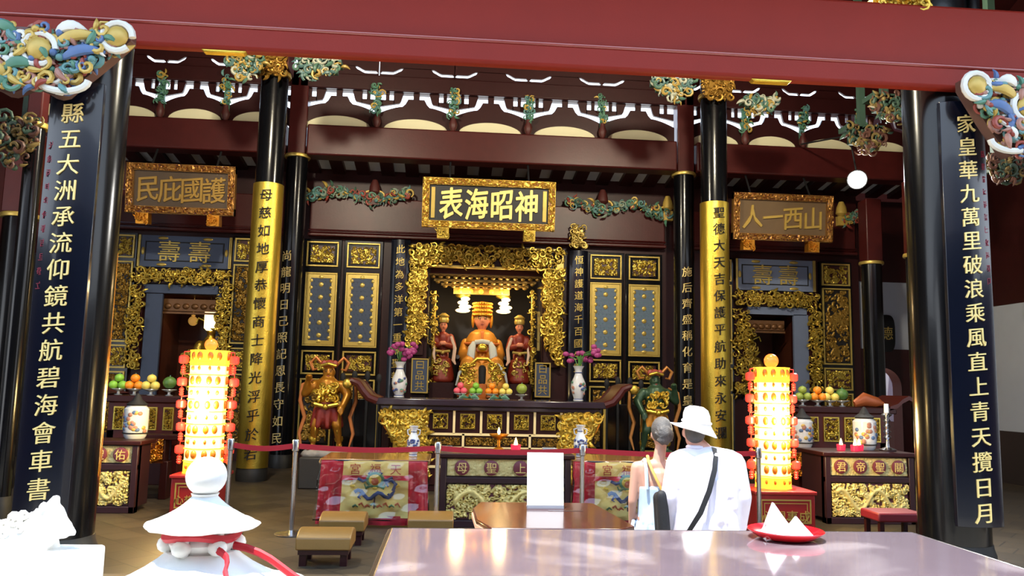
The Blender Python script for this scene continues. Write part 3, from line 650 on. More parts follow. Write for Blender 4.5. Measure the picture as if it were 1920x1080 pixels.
# tiers of small gilt brackets across the top of the shrine
t = thing('canopy_valance', 'dark canopy with rows of small gilt brackets over the enthroned statue', 'canopy', ((SH0+SH1)/2, YF+.3, SHT-.6))
m = MB(); zc = A(908, 505, YF+.3).z
m.box(SH0+.02, SH1-.02, YF+.25, YF+.35, zc-.12, zc+.05); m.build('red_rail', REDW, t)
m = MB()
for k, (py, a) in enumerate(((517, 0), (526, .1), (533, .25))):
    z = A(908, py, YF+.3).z
    m.box(SH0+a, SH1-a, YF+.28+.08*k, YF+.36+.08*k, z-.03, z+.02)
    for i in range(15-2*k): m.ell((SH0+a+(SH1-SH0-2*a)*(i+.5)/(15-2*k), YF+.28+.06*k, z-.05), (.055, .06, .04), n=8, k=5)
m.build('gilt_brackets', mat('dull_gilt', '9a7c3a', .45, .5, .2, 10), t)
for px, lab in ((813, 'slender gilt post at the left of the shrine interior'), (998, 'slender gilt post at the right of the shrine interior')):
    x = A(px, 620, YF+.35).x; z1 = A(px, 545, YF+.35).z; m = MB(); m.lathe([(.035, 0), (.035, z1-1.3)], (x, YF+.35, 1.3), 12)
    carve(m, lambda u, v, w: (x+u, YF+.33-w, v), -.07, .07, 1.4, z1, .06, 70, .06, int(px)); tag(m.build('gilt_post', GOLD), lab, 'post')
for px0, px1, a, b, lab in ((771, 803, 672, 737, 'blue-grey tablet with gilt emblems left in the shrine'), (1003, 1032, 680, 745, 'blue-grey tablet with gilt emblems right in the shrine')):
    Y = YF-.1; r = RC(px0, a, px1, b, Y); t = thing('tablet_panel', lab, 'panel', ((r[0]+r[1])/2, Y, r[2]))
    m = MB(); m.box(r[0], r[1], Y, YF, r[2], r[3]); m.build('board', BLUEF, t); m = MB(); m.frame(r[0], r[1], r[2], r[3], .025, Y-.02, Y)
    m.build('gilt_rim', GOLDF, t)
    for k, ch in enumerate('曰品共'): m = MB(); m.text(ch, (r[0]+r[1])/2, r[3]-(r[3]-r[2])*(k+.6)/3.3, .2, Y, ext=.012, slant=0); m.build('gilt_emblem', GOLDF, t, smooth=0)
for px, py, lab in ((796, 600, 'cream side panel left inside the shrine'), (1015, 620, 'cream side panel right inside the shrine')):
    r = RC(px-8, py-35, px+8, py+38, YF+.45); m = MB(); m.box(r[0], r[1], YF+.4, YF+.43, r[2], r[3]); tag(m.build('cream_panel', YELC), lab, 'panel')
# ---------------------------------------------------------------- statues
ORG_ = mat('orange_robe', 'c8862e', .45, .3, .25, 9, .2, 40); ORD = mat('deep_orange_cloth', 'b8601c', .5, .1, .2, 9, .2, 40); SASH = mat('pale_blue_sash', 'b8c0c0', .5, 0, .1, 8)
def P_(c, s): return lambda x, y, z: (c[0]+x*s, c[1]+y*s, c[2]+z*s)
def head(p, s, m, z, fw=.1):
    m.ell(p(0, 0, z), (fw*s, fw*1.1*s, fw*1.4*s)); m.ell(p(0, -fw*1.12, z-.02), (fw*.17*s, fw*.25*s, fw*.25*s), n=8, k=5)
    m.cap(p(0, .0, z-fw*1.9), p(0, 0, z-fw), fw*.5*s, fw*.5*s)
    for q in (-1, 1): m.ell(p(q*fw*1.0, .01, z), (fw*.15*s, fw*.25*s, fw*.4*s), n=8, k=5)
def face_marks(p, s, t, z, fw=.1):
    m = MB()
    for q in (-1, 1): m.ell(p(q*fw*.38, -fw*1.0, z+fw*.12), (fw*.2*s, fw*.08*s, fw*.07*s), n=8, k=5); m.box(p(q*fw*.38, 0, 0)[0]-fw*.25*s, p(q*fw*.38, 0, 0)[0]+fw*.25*s, p(0, -fw*1.02, 0)[1], p(0, -fw*.9, 0)[1], p(0, 0, z+fw*.38)[2], p(0, 0, z+fw*.46)[2])
    m.build('eyes', BLK, t); m = MB(); m.ell(p(0, -fw*.98, z-fw*.62), (fw*.26*s, fw*.1*s, fw*.1*s), n=8, k=5); m.build('lips', REDP, t)
def goddess(c, s):
    p = P_(c, s); t = thing('goddess_statue', 'large seated crowned statue in orange and gold robes in the central shrine', 'statue', c); hz = 1.42
    m = MB(); head(p, s, m, hz, .15); m.cap(p(0, .02, .75), p(0, .0, 1.08), .2*s, .13*s)
    for q in (-1, 1): m.cap(p(q*.2, 0, 1.05), p(q*.3, -.05, .82), .07*s, .07*s); m.cap(p(q*.3, -.05, .82), p(q*.08, -.3, .8), .07*s, .055*s); m.ell(p(q*.05, -.33, .8), (.055*s, .07*s, .045*s)); m.cap(p(q*.15, 0, .6), p(q*.22, -.4, .55), .12*s, .11*s); m.cap(p(q*.22, -.4, .55), p(q*.2, -.42, .1), .11*s, .09*s)
    m.build('body', FACE, t, remesh=.024*s); face_marks(p, s, t, hz, .15)
    m = MB(); m.lathe([(.165, 0), (.185, .05), (.18, .18), (.2, .25), (.15, .31), (.03, .34)], p(0, .0, hz+.06), 24)
    for z in (.04, .12, .2, .27):
        for i in range(15): a = PI+PI*i/14; m.ell(p(.185*math.cos(a), .185*math.sin(a), hz+.06+z), .028*s, n=8, k=5)
    for q in (-1, 1): m.ell(p(q*.185, .02, hz+.0), (.035*s, .05*s, .16*s))
    cr = m.build('crown', mat('bright_gilt', 'd89a30', .4, .6, .15, 14, .4, 60), t)
    m = MB()
    for i in range(9): a = PI+PI*i/8; m.tube([p(.15*math.cos(a), .15*math.sin(a), hz+.07), p(.155*math.cos(a), .17*math.sin(a), hz-.0)], .009*s, 5)
    m.build('bead_fringe', GOLDF, cr)
    m = MB()
    for i in range(28): a = 2*PI*i/28; m.tube([p(.08*math.cos(a), .06*math.sin(a), 1.2), p(.2*math.cos(a), .17*math.sin(a)-.01, 1.12), p(.32*math.cos(a), .26*math.sin(a)-.03, .94)], [.05*s, .06*s, .045*s], 6)
    mt = m.build('mantle', ORG_, t, remesh=.02*s)
    m = MB()
    for i in range(24): a = PI*.95+PI*1.1*i/23; m.ell(p(.345*math.cos(a), .29*math.sin(a)-.03, .93), (.035*s, .03*s, .03*s), n=8, k=5)
    m.cap(p(0, -.17, 1.16), p(0, -.27, 1.02), .05*s, .03*s); m.build('mantle_trim', ORD, mt)
    m = MB()
    for q in (-1, 1):
        m.cap(p(q*.32, -.02, .95), p(q*.37, -.12, .66), .1*s, .12*s); m.cap(p(q*.36, -.14, .7), p(q*.16, -.32, .74), .12*s, .09*s)
        m.cap(p(q*.16, -.1, .55), p(q*.26, -.45, .5), .18*s, .18*s); m.cap(p(q*.26, -.46, .48), p(q*.3, -.5, .08), .18*s, .2*s); m.cap(p(q*.12, -.5, .44), p(q*.14, -.54, .08), .15*s, .17*s)
    m.cap(p(0, -.05, .5), p(0, 0, .95), .3*s, .22*s); m.build('robe', ORG_, t, remesh=.026*s)
    m = MB()
    for q in (-1, 1):
        m.tube([p(q*.16, -.31, .96), p(q*.2, -.38, .84), p(q*.22, -.43, .7), p(q*.18, -.5, .62)], [.04*s, .075*s, .08*s, .03*s], 8, .6)
        m.tube([p(q*.16, -.52, .6), p(q*.32, -.62, .5), p(q*.44, -.66, .34), p(q*.5, -.64, .1)], [.02*s, .03*s, .03*s, .015*s], 8)
    m.tube([p(-.14, -.3, .95), p(0, -.33, .97), p(.14, -.3, .95)], .05*s, 8); m.build('pale_sash', SASH, t)
    m = MB(); m.ell(p(0, -.46, .84), (.1*s, .05*s, .08*s)); m.tube([p(-.24, -.6, .5), p(-.1, -.64, .62), p(.1, -.64, .62), p(.24, -.6, .5)], .035*s, 8)
    for q in (-1, 1):
        carve(m, lambda u, v, w: p(u, -.63-w, v), q*.27-.13, q*.27+.13, .15, .52, .06, 70, .06, 70+q)
    m.build('gold_embroidery', GOLDS, t)
    m = MB(); m.cap(p(0, -.62, .16), p(0, -.6, .42), .09*s, .085*s); m.build('dark_panel', BLK, t)
    m = MB(); m.lathe([(.5, 0), (.48, .1), (.42, .16), (.36, .2)], p(0, -.35, -.12), 24, 1, .7); m.tube([p(0, -.68, .12), p(0, -.72, -.05), p(0, -.74, -.2)], [.1*s, .12*s, .06*s], 8); m.build('orange_drape', ORD, t)
    m = MB(); m.box(c[0]-.4*s, c[0]+.4*s, c[1]+.14*s, c[1]+.22*s, c[2]+.0, c[2]+1.0*s)
    for q in (-1, 1): m.tube([p(q*.44, .1, .1), p(q*.48, -.1, .6), p(q*.48, -.3, .66)], .045*s, 8)
    m.build('throne', DK, t)
goddess((A(903, 640, 17.1).x, 17.1, 1.46), A(903, 560, 17.1).z/1.86-1.46/1.86)
def attendant(c, s, label, sd, robe, flip=1):
    p = P_(c, s); t = thing('attendant_statue', label, 'statue', c)
    m = MB(); head(p, s, m, 1.42, .095); m.cap(p(0, 0, .85), p(0, 0, 1.1), .12*s, .11*s)
    for q in (-1, 1): m.cap(p(q*.15, 0, 1.1), p(q*.22, -.05, .9), .055*s, .05*s); m.cap(p(q*.24, -.05, .9), p(q*.05, -.25, .95), .06*s, .045*s); m.ell(p(q*.03, -.28, .97), .06*s); m.cap(p(q*.08, 0, .8), p(q*.08, 0, .05), .08*s, .05*s)
    m.build('body', FACE, t, remesh=.02*s); face_marks(p, s, t, 1.42, .095)
    m = MB(); m.lathe([(.1, 0), (.115, .06), (.1, .1), (.12, .14), (.04, .2)], p(0, 0, 1.5), 14); m.build('crown', GOLDF, t)
    m = MB(); m.cap(p(0, 0, .2), p(0, 0, .8), .19*s, .13*s); m.cap(p(0, 0, .8), p(0, 0, 1.14), .14*s, .15*s)
    for q in (-1, 1): m.cap(p(q*.19, 0, 1.14), p(q*.25, -.08, .9), .09*s, .1*s); m.cap(p(q*.24, -.1, .9), p(q*.08, -.24, .93), .09*s, .06*s)
    m.lathe([(.24, 0), (.27, .05), (.19, .5)], p(0, 0, .0), 18); m.build('robe', robe, t, remesh=.026*s)
    m = MB(); m.tube([p(-.2*flip, -.16, 1.15), p(-.3*flip, -.18, .85), p(-.27*flip, -.2, .55), p(-.33*flip, -.2, .45)], [.03*s, .045*s, .045*s, .02*s], 8, .5); m.tube([p(.2*flip, -.2, .95), p(.22*flip, -.26, .7), p(.18*flip, -.26, .5)], [.02*s, .035*s, .02*s], 8, .5); m.build('pale_ribbon', mat('pale_ribbon%d' % sd, 'd8b8a0', .5, 0, .1), t)
    m = MB(); m.tube([p(-.18, -.2, .78), p(0, -.24, .76), p(.18, -.2, .78)], .035*s, 8); m.ell(p(0, -.24, .74), .05*s); carve(m, lambda u, v, w: p(u, -.24-w, v), -.15, .15, .15, .55, .05, 26, .07, sd); m.build('gold_trim', GOLDF, t)
    m = MB(); m.box(c[0]-.3*s, c[0]+.3*s, c[1]-.3*s, c[1]+.3*s, 1.3, c[2]); m.build('plinth', REDD, t)
for px, py, lab, sd, fl in ((830, 590, 'red-robed attendant statue with crown at the left of the enthroned statue', 81, -1), (973, 594, 'red-robed attendant statue with crown at the right of the enthroned statue', 82, 1)):
    Y = 16.85; zt_ = A(px, py, Y).z; attendant((A(px, 660, Y).x, Y, 1.62), (zt_-1.62)/1.7, lab, sd, mat('crimson_robe%d' % sd, '7e2a1c', .45, .15, .25, 9, .2, 40), fl)
# two flower-shaped glowing shrine lamps flanking the crown
LGLOW = mat('lit_lamp_glass', 'fff0d0', .5, 0, .02, em='ffd890', ems=1.1)
for px, py, lab in ((868, 571, 'glowing flower lamp left of the crown'), (944, 573, 'glowing flower lamp right of the crown')):
    c = A(px, py, 17.2); t = thing('shrine_lamp', lab, 'lamp', c); m = MB()
    for i in range(4): m.ell((c.x+.05*(i % 2), 17.2, c.z-.13+.085*i), (.16-.02*i, .09, .05))
    m.build('petals', LGLOW, t); m = MB(); m.ell((c.x, 17.25, c.z+.2), (.17, .09, .06)); m.build('cap', GOLDS, t)
    m = MB(); m.tube([(c.x, 17.3, c.z), (c.x, 17.6, c.z), (c.x, 18.6, c.z)], .02, 6); m.build('bracket', GOLDF, t)
    L = bpy.data.lights.new('shrine_lamp_light', 'POINT'); L.energy = 9; L.color = (1, .72, .35); L.shadow_soft_size = .12
    o = bpy.data.objects.new('shrine_lamp_light', L); COL.objects.link(o); o.parent = t; o.location = (0, -.35, .1)
t = thing('lamp_row', 'row of small amber lamps under the canopy above the crown', 'lamp', (A(903, 548, 17).x, 17, A(903, 548, 17).z))
m = MB(); c = A(903, 547, 17); m.box(c.x-.6, c.x+.6, 17, 17.06, c.z-.06, c.z+.08); m.build('rail', GOLDF, t); m = MB()
for i in range(5): m.ell((c.x-.45+.22*i, 16.98, c.z+.0), (.05, .03, .05), n=10)
m.build('bulb', mat('amber_bulb', 'ffb030', .4, 0, .02, em='ffa020', ems=1.2), t)
# ---------------------------------------------------------------- side niches
def niche(side):
    L = side == 'left'; Y = YF-.1; S = (lambda *a: RC(*a, Y))
    bp = S(262, 443, 430, 502) if L else S(1382, 487, 1524, 545)
    t = thing('emblem_panel', 'blue-grey panel with two gilt emblems above the %s niche' % side, 'panel', ((bp[0]+bp[1])/2, Y, bp[2]))
    m = MB(); m.box(bp[0], bp[1], Y, YF, bp[2], bp[3]); m.build('board', BLUEF if L else BLUEP, t)
    m = MB(); m.frame(bp[0]+.1, bp[1]-.1, bp[2]+.12, bp[3]-.12, .02, Y-.012, Y); m.build('inner_line', BLK, t)
    m = MB(); m.frame(bp[0]-.03, bp[0]+.01, bp[2], bp[3], .018, Y-.03, Y); m.frame(bp[1], bp[1]+.05, bp[2], bp[3], .02, Y-.03, Y)
    for k in (.33, .67):
        x = bp[0]+(bp[1]-bp[0])*k; zc = (bp[2]+bp[3])/2
        e = MB(); e.text('壽', x, zc, .46, Y, ext=.03, slant=0); e.build('gilt_emblem', GOLDF, t, smooth=0)
    for a in (.25, .75):
        for z in (bp[2]+.05, bp[3]-.05): m.ell((bp[0]+(bp[1]-bp[0])*a, Y, z), (.1, .02, .035), n=8, k=5)
    for x in (bp[0]+.06, bp[1]-.06): m.ell((x, Y, (bp[2]+bp[3])/2), (.035, .02, .08), n=8, k=5)
    m.build('gilt_scrolls', GOLDF, t)
    hd = S(246, 504, 432, 534) if L else S(1378, 547, 1535, 576)
    lj = S(240, 534, 266, 692) if L else S(1376, 580, 1404, 745); rj = S(408, 534, 431, 690) if L else S(1516, 580, 1537, 735)
    t = thing('niche_surround', 'gilded carved frame around the %s niche' % side, 'carved frame', ((hd[0]+hd[1])/2, Y, lj[2]))
    for nm, q, n, sd in (('carved_head', hd, 190, 1), ('carved_jamb', lj, 150, 2), ('carved_jamb', rj, 150, 3)):
        m = MB(); m.box(q[0]+.02, q[1]-.02, Y, YF, q[2]+.02, q[3]-.01); m.build('dark_ground', REDD, t); m = MB(); carve(m, XZ(Y), q[0], q[1], q[2]+.03, q[3]-.03, .1, n, .08, sd+(10 if L else 20)); m.build(nm, GOLD, t)
    fr = (S(268, 534, 408, 550), S(266, 550, 297, 745), S(402, 550, 410, 745)) if L else (S(1403, 576, 1514, 590), S(1396, 590, 1404, 750), S(1491, 590, 1518, 750))
    m = MB()
    for q in fr: m.box(q[0], q[1], YF-.07, YF, q[2], q[3])
    tag(m.build('blue_surround', BLUEF if L else BLUEP), 'plain blue-grey surround inside the %s gilded frame' % side, 'surround')
    n0, n1, nt = (nl0, nl1, nlt) if L else (nr0, nr1, nrt)
    m = MB(); b = 17.6; m.box(n0-.05, n0, YF+.2, b, .9, nt+.05); m.box(n1, n1+.05, YF+.2, b, .9, nt+.05); m.box(n0, n1, YF+.2, b, nt, nt+.05); m.box(n0, n1, b, b+.05, .9, nt); m.box(n0, n1, YF, b, .85, .9)
    struct(m.build('wall_niche_'+side, mat('brown_niche_'+side, '4a2416', .35, .1, .3, 3)))
    q = S(300, 564, 402, 582) if L else S(1404, 604, 1478, 618); m = MB(); m.box(q[0], q[1], YF+.1, YF+.16, q[2], q[3]+.05)
    for i in range(6): m.ell((q[0]+(q[1]-q[0])*(i+.5)/6, YF+.09, (q[2]+q[3])/2), (.07, .03, .06), n=8, k=5)
    m.box(q[0], q[1], YF+.06, YF+.1, q[2]-.06, q[2]-.02)
    tag(m.build('carved_valance', mat('dull_red_gilt_'+side, '6e4a28', .4, .4, .3, 10)), 'brown valance with small rosettes in the %s niche' % side, 'valance')
    # deity
    px, py = (392, 590) if L else (1402, 625); c = A(px, 690, 17.0); zt_ = A(px, py, 17.0).z; s = (zt_-1.35)/1.7; c = Vector((c.x, 17.0, 1.35)); p = P_(c, s)
    t = thing('deity_statue', 'dim gilded seated statue in the %s niche behind the light tower' % side, 'statue', c)
    m = MB(); head(p, s, m, 1.32, .11); m.cap(p(0, 0, .6), p(0, 0, 1.05), .26*s, .18*s)
    for k in (-1, 1): m.cap(p(k*.24, 0, 1.02), p(k*.34, -.08, .72), .1*s, .1*s); m.cap(p(k*.34, -.08, .72), p(k*.08, -.3, .7), .09*s, .06*s); m.cap(p(k*.14, 0, .5), p(k*.22, -.4, .48), .14*s, .12*s); m.cap(p(k*.22, -.4, .48), p(k*.22, -.42, .08), .12*s, .1*s)
    m.build('body', GOLD, t, remesh=.03*s); face_marks(p, s, t, 1.32, .11)
    m = MB(); m.lathe([(.12, 0), (.14, .06), (.12, .16), (.2, .2), (.05, .3)], p(0, 0, 1.4), 14)
    for k in (-1, 1): m.tube([p(k*.15, 0, 1.55), p(k*.3, 0, 1.62), p(k*.34, 0, 1.5)], .025*s, 6)
    m.build('headdress', GOLDS, t)
    m = MB(); carve(m, lambda u, v, w: p(u, -.38-w, v), -.42, .42, .0, .85, .1, 120, .09, 91 if L else 92); m.build('armour', GOLD, t)
    m = MB(); m.box(c.x-.4*s, c.x+.4*s, 16.8, 17.3, .9, 1.35); m.build('plinth', REDD, t)
    if L:
        for px, py, r, lab in ((362, 602, .1, 'round amber lantern inside the left niche'),):
            c = A(px, py, 17.2); m = MB(); m.ell((c.x, 17.2, c.z), r); m.lathe([(.04, 0), (.04, .03)], (c.x, 17.2, c.z+r), 10); m.tube([(c.x, 17.2, c.z+r), (c.x, 17.2, nt)], .006, 5); tag(m.build('niche_lantern', mat('amber_glow', 'd8a860', .5, 0, .02, em='e0a850', ems=.12)), lab, 'lantern')
        c = A(394, 597, 16.8); t = thing('niche_lamp', 'bright white lamp hanging in the left niche', 'lamp', c); m = MB(); m.lathe([(.06, -.25), (.11, -.2), (.11, .12), (.08, .2)], c, 14); m.build('glass', LGLOW, t); m = MB(); m.lathe([(.08, .2), (.12, .24), (.02, .3)], c, 12); m.tube([(c.x, c.y, c.z+.3), (c.x, c.y, nt)], .008, 5); m.build('cap', GOLDF, t)
    else:
        q = S(1382, 616, 1428, 700); m = MB(); x = A(1385, 650, YF+.2).x; m.lathe([(.08, 0), (.08, 1.4)], (x+.1, YF+.12, q[2]), 14); carve(m, XZ(YF+.1), q[0], q[1]-.1, q[2], q[3], .14, 120, .09, 77); tag(m.build('gilt_column', GOLD), 'gilt carved column at the left edge of the right niche', 'column', None, 'thing')
    # flanking lattice strips
    for k, (a, bq, cq, lab) in enumerate((((214, 440, 249, 483), (210, 489, 245, 641), (206, 646, 240, 690), 'outer dark lattice screen left of the left niche'), ((438, 447, 476, 491), (434, 496, 472, 645), (430, 652, 468, 695), 'inner dark lattice screen right of the left niche')) if L else
            (((1358, 487, 1372, 528), (1358, 534, 1372, 683), (1358, 690, 1372, 733), 'narrow dark lattice screen beside the right gold column'), ((1541, 495, 1592, 536), (1541, 541, 1596, 684), (1546, 690, 1598, 732), 'dark lattice screen right of the right niche'))):
        r1, r2, r3 = S(*a), S(*bq), S(*cq); x0 = (r1[0]+r2[0]+r3[0])/3; x1 = (r1[1]+r2[1]+r3[1])/3
        t = thing('lattice_screen', lab, 'screen', ((x0+x1)/2, Y, .3)); m = MB(); m.box(x0-.04, x1+.04, Y, YF, .3, r1[3]+.04); m.build('leaf', BLACK, t)
        zs = ((r1[2], r1[3]), (r2[2], r2[3]), (r3[2], r3[3]), (.35, r3[2]-.06)); m = MB()
        for u, v in zs: m.frame(x0, x1, u, v, .03, Y-.03, Y)
        m.build('gold_frame', GOLDF, t)
        for i, (u, v) in enumerate(zs): m = MB(); relief(m, x0+.05, x1-.05, u+.05, v-.05, Y-.004, .03, 300+i+7*k); m.build('carved_panel', RELD if i in (1, 3) else RELG, t)
niche('left'); niche('right')

# ---------------------------------------------------------------- hanging plaques
def plaque(c4, Y, txt, label, fr, field, let, tilt, size, bars=False, slant=.1):
    x0, x1, z0, z1 = RC(*c4, Y); c = Vector(((x0+x1)/2, Y, z0)); t = thing('name_plaque', label, 'plaque', c); w = .13
    m = MB(); m.box(x0+.05, x1-.05, Y, Y+.06, z0+.05, z1-.05); m.build('field', field, t)
    m = MB()
    for a, b, d, e in ((x0, x1, z1-w, z1), (x0, x1, z0, z0+w), (x0, x0+w, z0, z1), (x1-w, x1, z0, z1)): m.box(a, b, Y-.05, Y+.06, d, e); relief(m, a+.008, b-.008, d+.008, e-.008, Y-.052, .03, abs(int(a*9+d*5)), cell=.022)
    m.build('carved_frame', fr, t)
    m = MB(); n = len(txt); X0, X1 = x0+w+(.17 if bars else .06), x1-w-(.17 if bars else .06)
    for i, ch in enumerate(txt): m.text(ch, X0+(X1-X0)*(i+.5)/n, (z0+z1)/2, size, Y, ext=.03, slant=slant, fat=.016 if bars else .009, sx=.74 if bars else .88)
    m.build('lettering', let, t, smooth=0)
    if bars:
        m = MB()
        for x in (x0+w+.07, x1-w-.07): m.box(x-.035, x+.035, Y-.02, Y, z0+w+.05, z1-w-.05)
        m.build('side_inscription', GOLDF, t)
    for k in (.16, .81):
        x = x0+(x1-x0)*k; m = MB(); m.box(x-.11, x+.11, Y-.06, Y+.12, z0-.2, z0); carve(m, XZ(Y-.06), x-.1, x+.1, z0-.17, z0-.02, .03, 16, .05, int(k*50)); m.build('foot_bracket', GOLD if bars else GOLDO, t)
    m = MB()
    for k in (.2, .8): x = x0+(x1-x0)*k; m.tube([(x, Y+.05, z1-.1), (x, Y+.5, z1+.5), (x, Y+.62, z1+.55)], .02, 6)
    m.build('hanger', BLK, t); t.rotation_euler.x = tilt
PQ = mat('black_plaque_field', '1a1c20', .45, 0, .15, 6); PQB = mat('brown_plaque_field', '6a5438', .5, 0, .15, 6); PQC = mat('dark_brown_plaque_field', '50402f', .5, 0, .15, 6)
RGO = relief_mat('red_gilt_frame', 'a8783a', '4e1c14', .38, .7)
plaque((792, 339, 1040, 430), 14.9, '表海昭神', 'main black plaque with four bright gold characters over the shrine', relief_mat('bright_gilt_frame', 'c8a448', '8a5824', .36, .8), PQ, mat('bright_gold_lettering', 'f4e088', .45, .2, .08), .1, .62, True)
plaque((239, 311, 443, 402), 14.9, '民庇國護', 'brown plaque with faded gold characters over the left niche', RGO, PQC, mat('faded_gold_lettering', 'a8843a', .45, .3, .1), .1, .5)
plaque((1372, 366, 1558, 452), 14.9, '人一西山', 'brown plaque with gold characters over the right niche', RGO, PQB, mat('dull_gold_lettering', 'c0a04c', .45, .3, .1), .1, .48)
# ================================================================ great altar table
def side_profile(m, xc, sgn, z0, z1, w0, w1, y0, y1):
    o = [(xc, z0), (xc, z1), (xc+sgn*w1, z1)]+[(xc+sgn*(w0+(w1-w0)*(t**.7)+.06*math.sin(t*9)), z0+(z1-z0)*t) for t in (.9, .75, .6, .45, .3, .15, 0)]
    m.prism(o, y0, y1)
YA = 12.2
ax0, ax1, _, azt = RC(702, 748, 1138, 760, YA); azt = A(920, 750, YA).z
bx0, bx1, bz1_, bz2_ = RC(800, 767, 1052, 843, YA)
t = thing('altar_table', 'long dark altar table with gilt carved panels and upturned ends before the shrine', 'altar table', ((ax0+ax1)/2, YA, 0))
m = MB(); m.box(ax0, ax1, YA-.12, 13.1, azt-.1, azt); m.box(ax0+.1, ax1-.1, YA-.06, 13.0, azt-.17, azt-.1); m.build('table_top', mat('dark_glossy_top', '2e2430', .18, 0, .15, 5, coat=.5), t, bevel=.015)
for sg, x in ((-1, ax0), (1, ax1)):
    m = MB(); pts = [(x-sg*.05, azt-.05), (x+sg*.08, azt), (x+sg*.17, azt+.1), (x+sg*.24, azt+.2), (x+sg*.34, azt+.24), (x+sg*.42, azt+.2)]
    for y in (YA-.08, 13.0): m.tube([(a, y, b) for a, b in pts], [.06, .06, .06, .055, .05, .04], 8)
    N = len(pts); v = [(a, y, b+d) for d in (0, .05) for y in (YA-.08, 13.0) for a, b in pts]
    m.add(v, [(i+o, i+1+o, i+1+N+o, i+N+o) for o in (0, 2*N) for i in range(N-1)]+[(i, i+1, i+1+2*N, i+2*N) for i in range(N-1)]); m.build('upturned_end', REDW, t)
    m = MB(); m.ell((x+sg*.4, YA-.08, azt+.2), (.075, .06, .075)); m.build('gilt_knob', GOLD, t)
m = MB(); m.box(bx0, bx1, YA, YA+.85, .1, azt-.16); m.box(bx0-.05, bx1+.05, YA+.05, YA+.85, 0, .12)
for x in (ax0+.15, ax1-.15): m.box(x-.06, x+.06, 12.7, 12.95, 0, azt-.15)
m.build('body', REDD, t, bevel=.01)
r1 = RC(802, 768, 1052, 814, YA); r2 = RC(800, 818, 1052, 838, YA)
m = MB(); LW = .035
for z in (r1[3]+.01, r1[2]-.01, r2[2]-.02, r2[2]-.3): m.box(bx0, bx1, YA-.03, YA, z-LW/2, z+LW/2)
for i in range(6): x = bx0+(bx1-bx0)*i/5; m.box(x-LW/2, x+LW/2, YA-.03, YA, r1[2], r1[3])
for k in (0, .27, .765, 1): x = bx0+(bx1-bx0)*k; m.box(x-LW/2, x+LW/2, YA-.03, YA, r2[2]-.3, r1[2])
m.build('cream_lines', CREAM, t)
for i in range(5):
    w = (bx1-bx0)/5; x = bx0+w*i; m = MB(); m.frame(x+.09, x+w-.09, r1[2]+.07, r1[3]-.07, .02, YA-.03, YA); relief(m, x+.1, x+w-.1, r1[2]+.08, r1[3]-.08, YA-.008, .05, 400+i); m.build('carved_panel', RELG, t)
for a, b in ((.02, .25), (.29, .745), (.785, .98)):
    m = MB(); relief(m, bx0+(bx1-bx0)*a, bx0+(bx1-bx0)*b, r2[2]+.02, r2[3]-.02, YA-.006, .03, int(a*100)+7); m.build('narrow_panel', RELD, t)
for sg, x, w1 in ((-1, bx0, bx0-ax0-.1), (1, bx1, ax1-bx1-.1)):
    m = MB(); side_profile(m, x, sg, .12, azt-.16, .25, w1, YA+.02, YA+.1); m.build('wing_board', GOLDO, t)
    m = MB(); q = 24; H = azt-.3
    carve(m, XZ(YA+.02), min(x, x+sg*w1), max(x, x+sg*w1), .15, azt-.18, .07, 560, .085, 420+sg, 1, lambda u, v: (u if sg > 0 else 1-u) < .3+.7*v**.8-.06)
    m.m = 0; m.tube([(x+sg*w1*.98, YA, azt-.17), (x+sg*w1*.86, YA, azt-.4), (x+sg*w1*.68, YA, azt-.62), (x+sg*w1*.62, YA, azt-.8), (x+sg*w1*.45, YA, .3)], .035, 8)
    m.build('gilt_wing_carving', GOLD, t)
